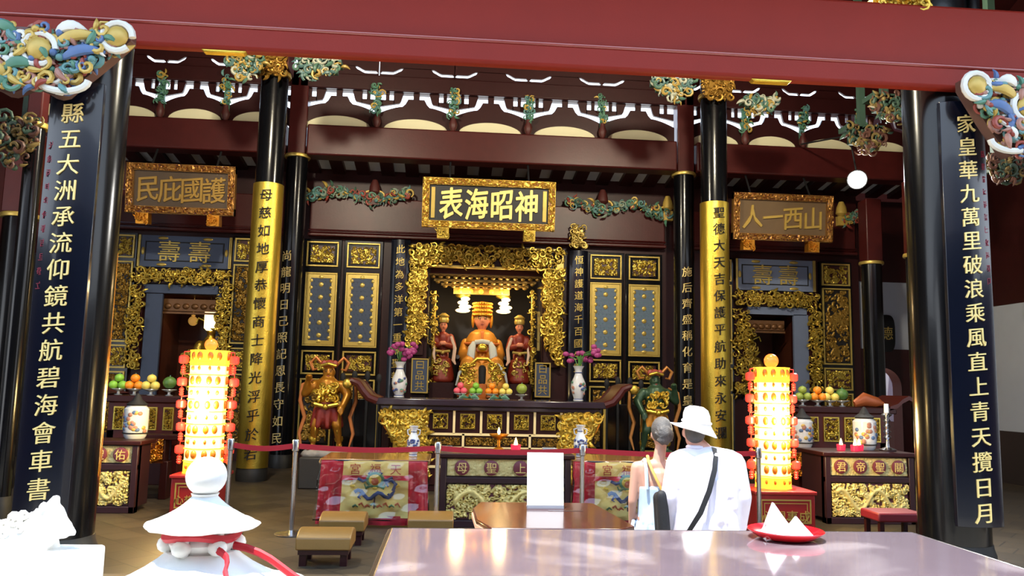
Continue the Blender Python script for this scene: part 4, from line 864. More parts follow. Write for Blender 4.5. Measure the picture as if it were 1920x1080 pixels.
def vase(c, s, label, mt, cat='vase', flowers=None, handles=True, group=None, deco=1):
    t = thing('porcelain_vase', label, cat, c, group)
    m = MB(); m.lathe([(.07, 0), (.085, .015), (.07, .04), (.1, .12), (.125, .22), (.12, .3), (.075, .4), (.055, .46), (.06, .52), (.095, .58), (.085, .58), (.05, .5)], c, 24); 
    m.v = [(c[0]+(x-c[0])*s, c[1]+(y-c[1])*s, c[2]+(z-c[2])*s) for x, y, z in m.v]; m.build('body', mt, t)
    p = P_(c, s)
    if handles:
        m = MB()
        for q in (-1, 1): m.tube([p(q*.06, 0, .52), p(q*.12, 0, .5), p(q*.11, 0, .42), p(q*.07, 0, .4)], .014*s, 6)
        m.build('handle', mt, t)
    m = MB(); rg = random.Random(int(c[0]*50))
    for i in range(16 if deco == 1 else 30):
        a = -PI/2+rg.uniform(-1.2, 1.2); z = rg.uniform(.1, .32); r = .126 if z > .15 else .11; m.m = rg.randrange(3) if deco == 1 else 1
        m.ell(p(r*math.cos(a), r*math.sin(a), z), (.026*s, .012*s, .022*s), Matrix.Rotation(a+PI/2, 3, 'Z'), 8, 5)
    for z in (.035, .47): m.m = 1; m.lathe([(.06 if z > .2 else .075, z*1-.008), (.066 if z > .2 else .081, z), (.06 if z > .2 else .075, z+.008)], (0, 0, 0), 20); n = 60; m.v[-n:] = [p(*q) for q in m.v[-n:]]
    m.build('painted_flowers', [PINK, mat('cobalt', '3c4c80', .3, 0, .1) if 'cobalt' not in bpy.data.materials else bpy.data.materials['cobalt'], GREEN], t)
    if flowers:
        m = MB(); rg = random.Random(flowers)
        for i in range(9):
            a = rg.uniform(0, 6.3); l = rg.uniform(.2, .42); m.m = 0
            e = p(math.cos(a)*l*.8, math.sin(a)*l*.5, .56+l*.75); b = p(0, 0, .5); k = p(math.cos(a)*l*.3, math.sin(a)*l*.2, .56+l*.6); m.tube([b, k, e], .008*s, 5)
            if i % 3: 
                m.m = 1
                for j in range(5): m.ell((e[0]+rg.uniform(-.07, .07)*s, e[1]+rg.uniform(-.05, .05)*s, e[2]+rg.uniform(-.1, .05)*s), (.05*s, .03*s, .042*s), n=8, k=5)
            else: m.m = 0; m.tube([k, e, (e[0]+.05*math.cos(a), e[1], e[2]+.02)], [.015*s, .04*s, .004*s], 6, .4)
        m.build('orchids', [mat('leaf_green%d' % flowers, '3f7030', .5, 0, .2), mat('orchid_purple%d' % flowers, '92306e', .5, 0, .2)], t)
    return t
c = A(748, 742, 12.5); c.z = azt; vase(c, .95, 'white painted vase of purple orchids on the left end of the altar table', PORC, flowers=3, handles=False)
c = A(1084, 750, 12.5); c.z = azt; vase(c, .95, 'white painted vase of purple orchids on the right end of the altar table', PORC, flowers=4, handles=False)
# fruit stands: every fruit is its own object
def fruit_pile(px, py, Y, zb, col, where, r=.06, n=4, fname='orange', top=None):
    c = A(px, py, Y); x = c.x; t = thing('fruit_stand', 'small footed glass dish under the %s' % where, 'fruit stand', (x, Y, zb))
    m = MB(); m.lathe([(.05, 0), (.055, .008), (.02, .02), (.018, .05), (.07, .07), (.1, .085), (.097, .09), (.05, .075)], (x, Y, zb), 18); m.build('dish', GLASSY, t)
    pos = [(-1.02, -.5, 0), (1.02, -.5, 0), (0, .95, 0), (0, -.02, 1.55)][:n] if n > 1 else [(0, 0, .2)]
    for i, (a, b, d) in enumerate(pos):
        f = thing(fname, ('topmost %s of the ' if d > 1 else ('left lower %s of the ', 'right lower %s of the ', 'rear lower %s of the ')[i]) % fname.replace('_', ' ')+where if n > 1 else 'single %s as the ' % fname.replace('_', ' ')+where, 'fruit', (x+a*r, Y+b*r, zb+.08+r*(.95+d)), where)
        m = MB(); p = (x+a*r, Y+b*r, zb+.08+r*(.95+d)); m.ell(p, (r, r, r*.92), n=14, k=9); fl = m.build('flesh', col, f)
        m = MB(); m.tube([(p[0], p[1], p[2]+r*.85), (p[0]+.004, p[1], p[2]+r*1.12)], .008, 5); m.build('stem', GREEN, f)
GLASSY = mat('glass_dish', 'aab0b4', .15, .2, .05, coat=.5)
FR = {k: mat('fruit_'+k, v, .45, 0, .12, 12) for k, v in (('pink', 'd8586a'), ('green', '7cb43c'), ('orange', 'e88a1c'), ('yellow', 'dcc860'), ('melon', '8a9a3c'), ('dgreen', '4a7030'))}
for px, py, k, w, n, fn, r in ((863, 738, 'pink', 'pink pile, leftmost on the central altar', 4, 'dragon_fruit', .052), (892, 738, 'green', 'green pile on the central altar', 4, 'green_apple', .052), (922, 738, 'orange', 'orange pile on the central altar', 4, 'orange', .052), (948, 738, 'yellow', 'pale yellow pile on the central altar', 4, 'pear', .052), (978, 740, 'melon', 'rightmost offering on the central altar', 1, 'melon', .085)):
    fruit_pile(px, py, 12.45, azt, FR[k], w, r, n, fn)
for px, lab in ((878, 'green leaf garnish on the altar between pink and green fruit'), (935, 'green leaf garnish on the altar between orange and yellow fruit')):
    c = A(px, 745, 12.3); m = MB()
    for i in range(5): a = i*1.25; m.tube([(c.x, 12.3, azt+.02), (c.x+.1*math.cos(a), 12.3+.06*math.sin(a), azt+.05), (c.x+.17*math.cos(a), 12.3+.1*math.sin(a), azt+.015)], [.01, .035, .003], 6, .4)
    tag(m.build('leaf_garnish', GREEN), lab, 'leaves')
# ================================================================ guardian statues
def guardian(c, s, label, skin, cloth, cloth2, sd, flip, back=None):
    p0 = P_(c, s); p = lambda x, y, z: p0(x*flip, y, z); t = thing('guardian_statue', label, 'statue', c)
    m = MB(); head(p0, s, m, 1.44, .11)
    m.cap(p(0, 0, .78), p(-.02, 0, 1.16), .19*s, .23*s); m.cap(p(0, .0, 1.16), p(0, 0, 1.34), .13*s, .08*s)
    m.cap(p(.24, 0, 1.2), p(.38, -.05, 1.02), .1*s, .085*s); m.cap(p(.38, -.05, 1.02), p(.3, -.2, .8), .085*s, .06*s); m.ell(p(.28, -.23, .76), .075*s)
    m.cap(p(-.24, 0, 1.2), p(-.42, -.02, 1.04), .1*s, .085*s); m.cap(p(-.42, -.02, 1.04), p(-.36, -.14, 1.28), .08*s, .055*s); m.ell(p(-.34, -.17, 1.34), .07*s)
    for f in range(4): m.cap(p(.26+.02*f, -.27, .78-.03*f), p(.23+.02*f, -.3, .73-.03*f), .022*s, .018*s); m.cap(p(-.36+.02*f, -.2, 1.38), p(-.35+.02*f, -.25, 1.36), .02*s, .018*s)
    m.cap(p(.13, 0, .76), p(.2, -.12, .46), .13*s, .095*s); m.cap(p(.2, -.12, .46), p(.26, -.0, .08), .09*s, .05*s); m.cap(p(.26, -.0, .05), p(.3, -.16, .03), .05*s, .04*s)
    m.cap(p(-.13, 0, .76), p(-.2, -.06, .44), .13*s, .095*s); m.cap(p(-.2, -.06, .44), p(-.24, .02, .08), .09*s, .05*s); m.cap(p(-.24, .02, .05), p(-.3, -.14, .03), .05*s, .04*s)
    m.build('body', skin, t, remesh=.022*s); face_marks(p0, s, t, 1.44, .11)
    m = MB(); m.cap(p(0, .01, .6), p(0, .0, .86), .24*s, .21*s)
    for i in range(9): a = 2*PI*i/9; m.cap(p(.2*math.cos(a), .18*math.sin(a), .72), p(.27*math.cos(a), .24*math.sin(a), .44), .07*s, .05*s)
    m.build('skirt', cloth, t, remesh=.024*s)
    m = MB()
    for k in (-1, 1):
        m.tube([p0(k*.1, .05, 1.55), p0(k*.26, .05, 1.72), p0(k*.36, .04, 1.62), p0(k*.3, .03, 1.48), p0(k*.22, .0, 1.5)], [.03*s, .035*s, .035*s, .03*s, .015*s], 8)
        m.tube([p0(k*.3, .1, 1.3), p0(k*.5, .1, 1.2), p0(k*.52, .06, .9), p0(k*.42, .04, .6), p0(k*.5, .0, .3), p0(k*.44, -.05, .06)], [.02*s, .035*s, .04*s, .04*s, .035*s, .015*s], 8, .6)
    m.build('ribbon', cloth2, t)
    m = MB(); m.tube([p(.22, -.2, .85), p(0, -.25, .8), p(-.22, -.2, .85)], .04*s, 8); m.ell(p(0, -.26, .8), .06*s); m.tube([p0(-.14, -.1, 1.56), p0(0, -.14, 1.6), p0(.14, -.1, 1.56)], .03*s, 8)
    for k in (-1, 1): m.tube([p0(k*.2+.03*math.cos(a), -.08+.0*a, .36+.0*a) for a in (0, 1)], .1*s, 10); m.lathe([(.07, -.05), (.085, 0), (.07, .05)], (0, 0, 0), 12); n = 36; m.v[-n:] = [p0(x+k*.24, y, z+.2) for x, y, z in m.v[-n:]]
    carve(m, lambda u, v, w: p(u, -.2-w, v), -.18, .18, .92, 1.2, .05, 36, .08, sd); m.build('gilt_armour', GOLDS, t)
    m = MB(); m.ell(p0(-.1, 0, 1.6), (.06*s, .05*s, .07*s)); m.ell(p0(.1, 0, 1.6), (.06*s, .05*s, .07*s)); m.ell(p0(0, .04, 1.58), (.12*s, .12*s, .1*s)); m.build('hair_buns', REDP, t)
    m = MB(); rg = random.Random(sd)
    for i in range(9): m.ell(p0(rg.uniform(-.3, .3), rg.uniform(-.15, .2), -.08), (.16*s, .14*s, .1*s))
    m.build('rock_base', STONE, t, remesh=.04*s)
    m = MB(); m.box(c[0]-.42*s, c[0]+.42*s, c[1]-.35*s, c[1]+.35*s, 0, c[2]-.12*s); m.build('pedestal', mat_base, t, bevel=.02)
gy = 12.6; b = A(610, 843, gy); tp = A(608, 672, gy); guardian((b.x, gy, b.z), (tp.z-b.z)/1.7, 'golden muscular guardian statue at left behind the red rope', mat('amber_gilt_skin', 'a8701e', .38, .5, .3, 8, .2, 40), mat('crimson_skirt', '7a2016', .5, .1, .2), mat('gold_red_ribbon', 'a8642c', .45, .4, .3, 12), 5, 1)
b = A(1228, 850, gy); tp = A(1228, 690, gy); guardian((b.x, gy, b.z), (tp.z-b.z)/1.7, 'green and gold guardian statue at right above the woman', mat('dark_green_skin', '2f4a34', .4, .3, .3, 8, .2, 40), mat('gold_skirt', 'c0842a', .45, .5, .2), mat('vermilion_gilt_ribbon', 'a06a2c', .45, .4, .3, 12), 6, -1)
for px, lab in ((672, 'black carved wooden rack between left guardian and altar table'), (1168, 'black carved wooden rack between altar table and right guardian')):
    c = A(px, 800, 14.2); t = thing('weapon_rack', lab, 'rack', (c.x, 14.2, 0)); m = MB()
    m.box(c.x-.45, c.x+.45, 14.1, 14.4, 0, .2); m.box(c.x-.4, c.x+.4, 14.2, 14.3, .2, 1.3)
    m.build('stand', BLACK, t, bevel=.01); m = MB()
    for k in (-.3, -.1, .12, .32): m.tube([(c.x+k, 14.18, .2), (c.x+k, 14.18, 1.7-.2*abs(k))], .025, 8); m.ell((c.x+k, 14.18, 1.72-.2*abs(k)), (.05, .03, .09))
    m.build('staff', BLK, t); m = MB(); m.box(c.x-.36, c.x-.32, 14.16, 14.2, .2, 1.25); m.box(c.x+.3, c.x+.33, 14.16, 14.2, .2, 1.25); m.build('gilt_edge', GOLDF, t)
# ================================================================ offering tables in the middle
FRET = mat('pale_gilt_fret', 'd2be7c', .5, .15, .2, 40, .5, 90)
def cabinet(x0, x1, y, zt, chars, label, n_i, deep=.8, band=None, visible=None):
    t = thing('offering_cabinet', label, 'cabinet', ((x0+x1)/2, y, 0)); m = MB()
    m.box(x0-.04, x1+.04, y-.05, y+deep, zt-.05, zt); m.build('table_top', REDD, t, bevel=.01)
    m = MB(); m.box(x0, x1, y+.02, y+deep-.05, .06, zt-.05); m.box(x0, x0+.07, y-.02, y+.1, 0, zt-.05); m.box(x1-.07, x1, y-.02, y+.1, 0, zt-.05); m.box(x0, x1, y-.02, y+.1, 0, .08); zb_ = zt-.05-band; m.box(x0, x1, y-.015, y+.1, zb_-.07, zb_); m.build('body', mat('maroon_frame_%d' % n_i, '2c1218', .4, 0, .2, 6), t, bevel=.008)
    m = MB(); relief(m, x0+.08, x1-.08, zb_+.015, zt-.065, y+.012, .012, 600+n_i, cell=.012); m.build('fretted_band', FRET, t)
    m = MB(); k = len(chars); X0, X1 = x0+.08, x1-.08; zc = (zb_+zt-.05)/2; R = min(.085, (zt-.05-zb_)*.42)
    mr_ = mat('roundel_maroon_%d' % n_i, '6e2a34', .5, 0, .1)
    for i, ch in enumerate(chars):
        m = MB(); m.lathe([(R, 0), (R, .02), (R*.9, .025)], (0, 0, 0), 20); cx = X0+(X1-X0)*(i+.5)/k; m.v = [(cx+a, y-.002-d, zc+b) for a, b, d in m.v]; o = m.build('maroon_roundel', mr_, t)
        m = MB(); m.text(ch, cx, zc, R*1.5, y-.024, ext=.006, slant=0); m.build('gold_character', YELC, o, smooth=0)
    m = MB(); relief(m, x0+.08, x1-.08, .09, zb_-.08, y+.012, .045, 640+n_i, 'dragon', cell=.0115); m.build('dragon_panel', RELY, t)
    return t
YC = 9.25
x0, x1, _, _ = RC(824, 880, 1070, 960, YC); zt = A(940, 851, YC).z
cabinet(x0, x1, YC, zt, '母聖上天', 'gilt-panelled offering cabinet in the centre behind the white notice', 1, .75, band=A(940, 853, YC).z-A(940, 889, YC).z)
GLOSSB = mat('brown_glossy_top', '8a6238', .2, 0, .15, 6, coat=.5)
def cloth_table(px0, px1, Y, label, clabel, sd, full=True):
    x0, x1, _, _ = RC(px0, 880, px1, 940, Y); zt = A((px0+px1)/2, 861 if sd == 1 else 864, Y).z; t = thing('offering_table', label, 'table', ((x0+x1)/2, Y+.4, 0))
    m = MB(); m.box(x0-.05, x1+.05, Y-.02, Y+.85, zt-.06, zt); m.build('table_top', GLOSSB, t, bevel=.01)
    for a in (x0, x1-.06):
        for q in (Y+.06, Y+.72): m = MB(); m.box(a, a+.06, q, q+.06, 0, zt-.06); m.build('leg', REDD, t)
    ct = thing('altar_cloth', clabel, 'altar cloth', ((x0+x1)/2, Y-.05, .02)); W_ = x1-x0; yy = Y-.05
    def sheet(a, b, z0, z1, amp, fr, off, mt, nm, flare=0.):
        m = MB(); nx = max(8, int((b-a)*60)); nz = 16; th = .006
        for side in (0, 1):
            base = len(m.v)
            for j in range(nz+1):
                for i in range(nx+1):
                    u = a+(b-a)*i/nx; v = j/nz; z = z1+(z0-z1)*v
                    d = amp*math.sin((u-a)*fr+sd)*(.25+.75*v)+off+flare*v
                    m.v.append((u+(u-(x0+x1)/2)*.05*v, yy-d+th*side, z)); m.h.append(1.)
            for j in range(nz):
                for i in range(nx):
                    q = base+j*(nx+1)+i; f = (q, q+nx+1, q+nx+2, q+1); m.f.append(f if side == 0 else f[::-1]); m.k.append(0)
        m.build(nm, mt, ct)
    cx0, cx1 = x0+W_*.2, x1-W_*.17
    sheet(x0-.02, cx0+.01, .03, zt-.01, .022, 46, .02, REDC, 'red_side_panel', .05); sheet(cx1-.01, x1+.02, .03, zt-.01, .022, 46, .02, REDC, 'red_side_panel', .05)
    sheet(cx0, cx1, .1, zt-.01, .01, 18, .035, YELC, 'yellow_panel', .05)
    sheet(cx0, cx1, zt-.22, zt-.17, .01, 18, .055, REDC, 'red_band', .01)
    sheet(cx0, cx1, .02, .12, .012, 30, .08, REDC, 'red_hem', .0)
    zc = .44; xm = (cx0+cx1)/2; m = MB(); yd = yy-.078; S = W_/1.2*.78
    def st(pts, r, k): m.m = k; m.tube([(xm+a*S, yd-.01, zc+b*S) for a, b in pts], [r*S]*(len(pts)-1)+[r*.4*S], 8, .35)
    st([(-.3+.05*i, -.08+.05*math.sin(i*1.1)-.06*math.sin(PI*i/12)) for i in range(13)], .028, 0)
    st([(.27, -.06), (.31, .04), (.24, .1), (.16, .06), (.2, .0)], .026, 0); st([(-.26, .12), (-.18, .08), (-.12, .1), (-.06, .05)], .022, 0); st([(.26, .14), (.18, .1), (.1, .09), (.06, .06)], .02, 0)
    for q in (-1, 1): st([(q*.05, .16), (q*.1, .2), (q*.06, .22)], .016, 0); st([(q*.06, .02), (q*.13, -.02), (q*.16, .04)], .024, 1); st([(q*.2, -.1), (q*.24, -.16), (q*.2, -.18)], .018, 0); st([(q*.3, .0), (q*.36, .02), (q*.34, .06)], .02, 3)
    m.m = 1; m.ell((xm, yd-.01, zc+.1*S), (.14*S, .012, .12*S)); m.m = 3; m.ell((xm, yd-.016, zc+.1*S), (.1*S, .012, .085*S)); m.m = 2; m.ell((xm, yd-.022, zc+.08*S), (.06*S, .012, .055*S)); m.m = 3
    for q in (-1, 1): m.ell((xm+q*.045*S, yd-.028, zc+.14*S), (.025*S, .01, .02*S), n=8, k=5)
    m.ell((xm, yd-.02, zc-.02*S), (.04*S, .01, .02*S), n=8, k=5)
    for i in range(8): st([(-.32+.09*i, -.3+.03*(i % 2)), (-.28+.09*i, -.27+.03*(i % 2)), (-.24+.09*i, -.3)], .016, 2 if i % 3 else 1)
    st([(0, -.32), (.0, -.2), (.01, -.14)], .012, 4)
    m.build('dragon_embroidery', [mat('indigo_thread%d' % sd, '3a4a78', .6, 0, .1), mat('green_thread%d' % sd, '56805c', .6, 0, .1), mat('rust_thread%d' % sd, 'b0542c', .6, 0, .1), mat('gold_thread%d' % sd, 'd8b84c', .5, .3, .1), mat('dark_thread%d' % sd, '5c3a34', .6, 0, .1)], ct)
    m = MB()
    for i, ch in enumerate('宮福天'): m.text(ch, cx0+(cx1-cx0)*(i+.5)/3.2+.02, zt-.1, .13, yy-.058, ext=.004, slant=0)
    m.build('lettering', mat('faded_red_thread%d' % sd, 'b0483c', .6, 0, .1), ct, smooth=0)
    # clear plastic cover creased over the cloth
    m = MB(); nx, nz = 40, 22; v = []
    rg = np.random.default_rng(sd)
    for j in range(nz+1):
        for i in range(nx+1):
            u, w = i/nx, j/nz
            d = .012*math.sin(u*9+w*7)+.01*math.sin(u*21-w*13+2)+.008*math.sin(w*24+u*15)
            v.append((x0-.03+(W_+.06)*u+(u-.5)*.06*W_*w, yy-.112-.065*w-d, zt+.005-(zt-.08)*w))
    m.add(v, [(j*(nx+1)+i, (j+1)*(nx+1)+i, (j+1)*(nx+1)+i+1, j*(nx+1)+i+1) for j in range(nz) for i in range(nx)])
    o = m.build('clear_plastic_cover', CLEAR, ct, smooth=180); q = o.modifiers.new('s', 'SOLIDIFY'); q.thickness = .0008
    return zt, x0, x1
CLEAR = bpy.data.materials.new('clear_plastic'); CLEAR.use_nodes = True; ct_ = CLEAR.node_tree; ct_.nodes.clear()
_o = ct_.nodes.new('ShaderNodeOutputMaterial'); _t = ct_.nodes.new('ShaderNodeBsdfTransparent'); _g = nd(ct_, 'ShaderNodeBsdfGlossy', Roughness=.08); _f = nd(ct_, 'ShaderNodeFresnel', IOR=1.45); _m = ct_.nodes.new('ShaderNodeMixShader')
ct_.links.new(_f.outputs[0], _m.inputs[0]); ct_.links.new(_t.outputs[0], _m.inputs[1]); ct_.links.new(_g.outputs[0], _m.inputs[2]); ct_.links.new(_m.outputs[0], _o.inputs[0])
zl, lx0, lx1 = cloth_table(606, 797, 9.35, 'offering table draped in red and yellow cloth left of the centre', 'red and yellow dragon altar cloth under clear plastic on the left table', 1)
zr, rx0, rx1 = cloth_table(1076, 1262, 9.35, 'offering table draped in red and yellow cloth behind the woman', 'red and yellow dragon altar cloth under clear plastic beside the woman', 2)
c = A(775, 840, 9.75); vase((c.x, 9.75, zl), .62, 'white and blue porcelain vase on the left cloth-draped table', PORC, deco=2)
c = A(1088, 845, 9.75); vase((c.x, 9.75, zr), .66, 'white and blue porcelain vase on the right cloth-draped table', PORC, deco=2)
FLAME = mat('candle_flame', 'ffe0a0', .5, 0, .02, em='ffd070', ems=6)
def candle(c, label, cup, s=1., group=None):
    t = thing('votive_candle', label, 'candle', c, group); m = MB(); m.lathe([(.03*s, 0), (.045*s, .005), (.05*s, .07*s), (.045*s, .07*s), (.04*s, .02)], c, 18); m.build('cup', cup, t)
    m = MB(); m.lathe([(.04*s, .01), (.04*s, .045*s)], c, 14); wx = m.build('wax', REDP, t); m = MB(); m.lathe([(.006, .045*s), (.02*s, .075*s), (.012*s, .11*s), (.002, .14*s)], c, 10); m.build('flame', FLAME, wx)
REDG = mat('red_glass', 'd02840', .15, 0, .05, em='ff3050', ems=.25)
c = A(967, 838, 9.55); candle((c.x, 9.55, zt), 'red glass votive candle on the central offering cabinet', REDG, 1.2)
c = A(935, 830, 9.8); t = thing('oil_lamp', 'small brown oil lamp with flame on the central offering cabinet', 'lamp', (c.x, 9.8, zt)); m = MB(); m.lathe([(.06, 0), (.07, .01), (.02, .04), (.02, .12), (.11, .17), (.115, .19), (.09, .18)], (c.x, 9.8, zt), 18); m.build('bowl', GOLDO, t); m = MB(); m.lathe([(.006, .18), (.02, .21), (.012, .24), (.002, .27)], (c.x, 9.8, zt), 10); m.build('flame', FLAME, t)
c = A(1030, 840, 9.6); m = MB(); m.box(c.x-.08, c.x+.08, 9.55, 9.7, zt, zt+.05); tag(m.build('glass_box', GLASSY, bevel=.006), 'low clear box at right on the central offering cabinet', 'box')
c = A(820, 832, 9.6); m = MB(); m.box(c.x+.02, c.x+.18, 9.55, 9.7, zt, zt+.05); tag(m.build('glass_box', GLASSY, bevel=.006), 'low clear box at left on the central offering cabinet', 'box')
# ================================================================ side altars
def side_altar(L):
    side = 'left' if L else 'right'; Y = 11.4
    q = RC(190, 742, 362, 756, Y) if L else RC(1482, 763, 1678, 779, Y); zt = q[3]
    t = thing('side_altar', 'red altar table with small gilt panels and upturned ends at the %s' % side, 'altar table', ((q[0]+q[1])/2, Y, 0))
    m = MB(); m.box(q[0], q[1], Y-.05, Y+.7, zt-.09, zt); m.build('table_top', REDD, t, bevel=.012)
    zb2 = A(270 if L else 1560, 806 if L else 828, Y).z
    m = MB(); m.box(q[0]+.1, q[1]-.15, Y, Y+.6, zb2-.12, zt-.09); m.box(q[0]+.1, q[0]+.2, Y, Y+.6, 0, zb2); m.box(q[1]-.25, q[1]-.15, Y, Y+.6, 0, zb2); m.box(q[0]+.2, q[1]-.25, Y+.4, Y+.5, .1, zb2); m.build('body', REDW, t, bevel=.01)
    n = 4; X0, X1 = q[0]+.14, q[1]-.2
    for i in range(n):
        a, b = X0+(X1-X0)*i/n+.06, X0+(X1-X0)*(i+1)/n-.06; m = MB(); m.frame(a-.02, b+.02, zb2, zt-.15, .018, Y-.02, Y); relief(m, a, b, zb2+.02, zt-.17, Y-.006, .04, 700+i+10*L); m.build('carved_panel', RELG, t)
    for sg, x in ((-1, q[0]), (1, q[1])):
        m = MB(); pts = [(x-sg*.1, zt-.04), (x+sg*.02, zt), (x+sg*.1, zt+.07), (x+sg*.2, zt+.12), (x+sg*.28, zt+.08)]; N = len(pts)
        v = [(a, y, b+d) for d in (0, .06) for y in (Y-.05, Y+.7) for a, b in pts]
        m.add(v, [(i+o, i+1+o, i+1+N+o, i+N+o) for o in (0, 2*N) for i in range(N-1)]+[(i+e, i+1+e, i+1+2*N+e, i+2*N+e) for e in (0, N) for i in range(N-1)]+[(N-1, 2*N-1, 4*N-1, 3*N-1)]); m.build('upturned_end', REDW, t)
    m = MB(); a, b, z0, z1 = RC(250, 822, 308, 868, Y-.3) if L else RC(1478, 848, 1545, 892, Y-.3)
    t2 = thing('incense_table', 'amber carved low incense table under the %s side altar' % side, 'table', ((a+b)/2, Y-.25, 0)); relief(m, a, b, z0, z1, Y-.32, .06, 760+L); m.build('carved_apron', RELO, t2)
    m = MB(); m.box(a-.1, b+.5 if L else b+.1, Y-.3, Y-.06, z1-.02, z1+.05); m.box(a, b, Y-.28, Y-.1, z0, z1-.02)
    for x in (a-.05, b-.05): m.box(x, x+.1, Y-.28, Y-.1, 0, z0+.02)
    m.build('frame', REDD, t2, bevel=.01)
    fr = ((222, 'green', 'green_apple'), (252, 'orange', 'orange'), (283, 'yellow', 'pear'), (317, 'dgreen', 'lime')) if L else ((1505, 'melon', 'lime'), (1533, 'orange', 'orange'), (1556, 'yellow', 'pear'), (1579, 'dgreen', 'melon'))
    for i, (px, k, fn) in enumerate(fr): fruit_pile(px, 735 if L else 758, Y+.1, zt, FR[k], '%s pile on the %s side altar' % ({'green': 'bright green', 'orange': 'orange', 'yellow': 'pale yellow', 'dgreen': 'dark green', 'melon': 'dull green'}[k], side), .062 if not (i == 3) else .09, 4 if i != 3 else 1, fn)
    return zt, zb2
def jar(c, s, label):
    t = thing('ceramic_jar', label, 'jar', c); m = MB(); m.lathe([(.11, 0), (.13, .03), (.145, .12), (.145, .36), (.11, .4), (.105, .38)], c, 24); m.build('body', PORC, t)
    m = MB(); m.lathe([(.146, .06), (.15, .065), (.15, .07), (.146, .075)], c, 24); m.lathe([(.11, .4), (.125, .42), (.06, .47), (.03, .53), (.01, .55)], c, 20); m.build('dark_lid', BLK, t)
    rg = random.Random(int(c[0]*77)); m = MB()
    for i in range(26): a = -PI/2+rg.uniform(-1.3, 1.3); m.m = rg.randrange(3); m.ell((c[0]+.146*math.cos(a), c[1]+.146*math.sin(a), c[2]+rg.uniform(.09, .33)), (.03, .01, .026), Matrix.Rotation(a+PI/2, 3, 'Z'), 8, 5)
    m.build('painted_scene', [PINK, BLUE, OCH], t)
zt1, _ = side_altar(True); zt2, _ = side_altar(False)
ZC = A(1630, 848, 9.75).z
x0, x1, _, _ = RC(1547, 900, 1714, 920, 9.7); cabinet(x0, x1, 9.7, ZC, '君帝聖關', 'gilt-panelled offering cabinet at the right beside the front pillar', 2, .7, band=A(1630, 855, 9.7).z-A(1630, 893, 9.7).z)
x1 = A(256, 900, 10.0).x; x0 = x1-(1714-1547)/1500*9.9*1.02; ZL = A(215, 826, 10.0).z
cabinet(x0, x1, 10.0, ZL, '君帝聖佑', 'gilt-panelled offering cabinet at the left behind the front pillar', 3, .45, band=A(215, 831, 10).z-A(215, 867, 10).z)
for px, Y, z, lab in ((1524, 10.9, None, 'painted ceramic jar nearest the right light tower'), (1622, 10.2, ZC, 'painted ceramic jar on the right offering cabinet'), (257, 10.4, ZL, 'painted ceramic jar on the left offering cabinet')):
    c = A(px, 835 if px > 900 else 806, Y); zb_ = z if z is not None else A(1511, 848, 11.1).z+.06
    jar((c.x if px != 257 else c.x-.02, Y if z else 11.22, zb_), 1, lab)
for i, (px, py) in enumerate(((1577, 838), (1597, 835), (1611, 839))):
    c = A(px, py, 9.95); candle((c.x, 9.95-.08*(i % 2), ZC), ['leftmost red votive candle on the right cabinet', 'middle red votive candle on the right cabinet', 'rightmost red votive candle on the right cabinet'][i], REDG, 1.1, 'red votive candles on the right cabinet')
c = A(1664, 830, 10.0); t = thing('candelabrum', 'shiny silver candle stand at the right end of the right cabinet', 'candle holder', (c.x, 10, ZC)); m = MB(); m.lathe([(.1, 0), (.11, .02), (.03, .05), (.02, .1)]+[(.02+.03*(i % 2), .14+.035*i) for i in range(9)]+[(.07, .46), (.01, .5)], (c.x, 10, ZC), 18); m.build('stem', STEEL, t); m = MB(); m.lathe([(.03, .48), (.028, .6)], (c.x, 10, ZC), 12); m.build('candle', PAPER, t)
c = A(1640, 778, 11.3); m = MB(); m.tube([(c.x-.25, 11.4, zt2+.05), (c.x-.1, 11.4, zt2+.12), (c.x+.1, 11.4, zt2+.08), (c.x+.2, 11.4, zt2+.06)], [.05, .1, .07, .02], 10, .6); tag(m.build('wooden_fish', mat('rust_carving', '9a5028', .4, .2, .3, 10)), 'rust brown carved ornament lying on the right side altar', 'ornament')
# hanging tablet on the right wall, lectern beyond
c = A(1661, 625, 16.5); t = thing('wall_tablet', 'small black oval tablet with gold character on the pale back wall', 'tablet', (c.x, 16.55, c.z-.35)); m = MB(); m.prism([(c.x+.2*math.copysign(abs(math.cos(a))**.6, math.cos(a)), c.z+.4*math.copysign(abs(math.sin(a))**.6, math.sin(a))) for a in [k*PI/16 for k in range(32)]], 16.48, 16.6); m.build('board', BLACK, t); m = MB(); m.text('德', c.x, c.z, .3, 16.48, ext=.01, slant=0); m.build('lettering', GOLDF, t, smooth=0)
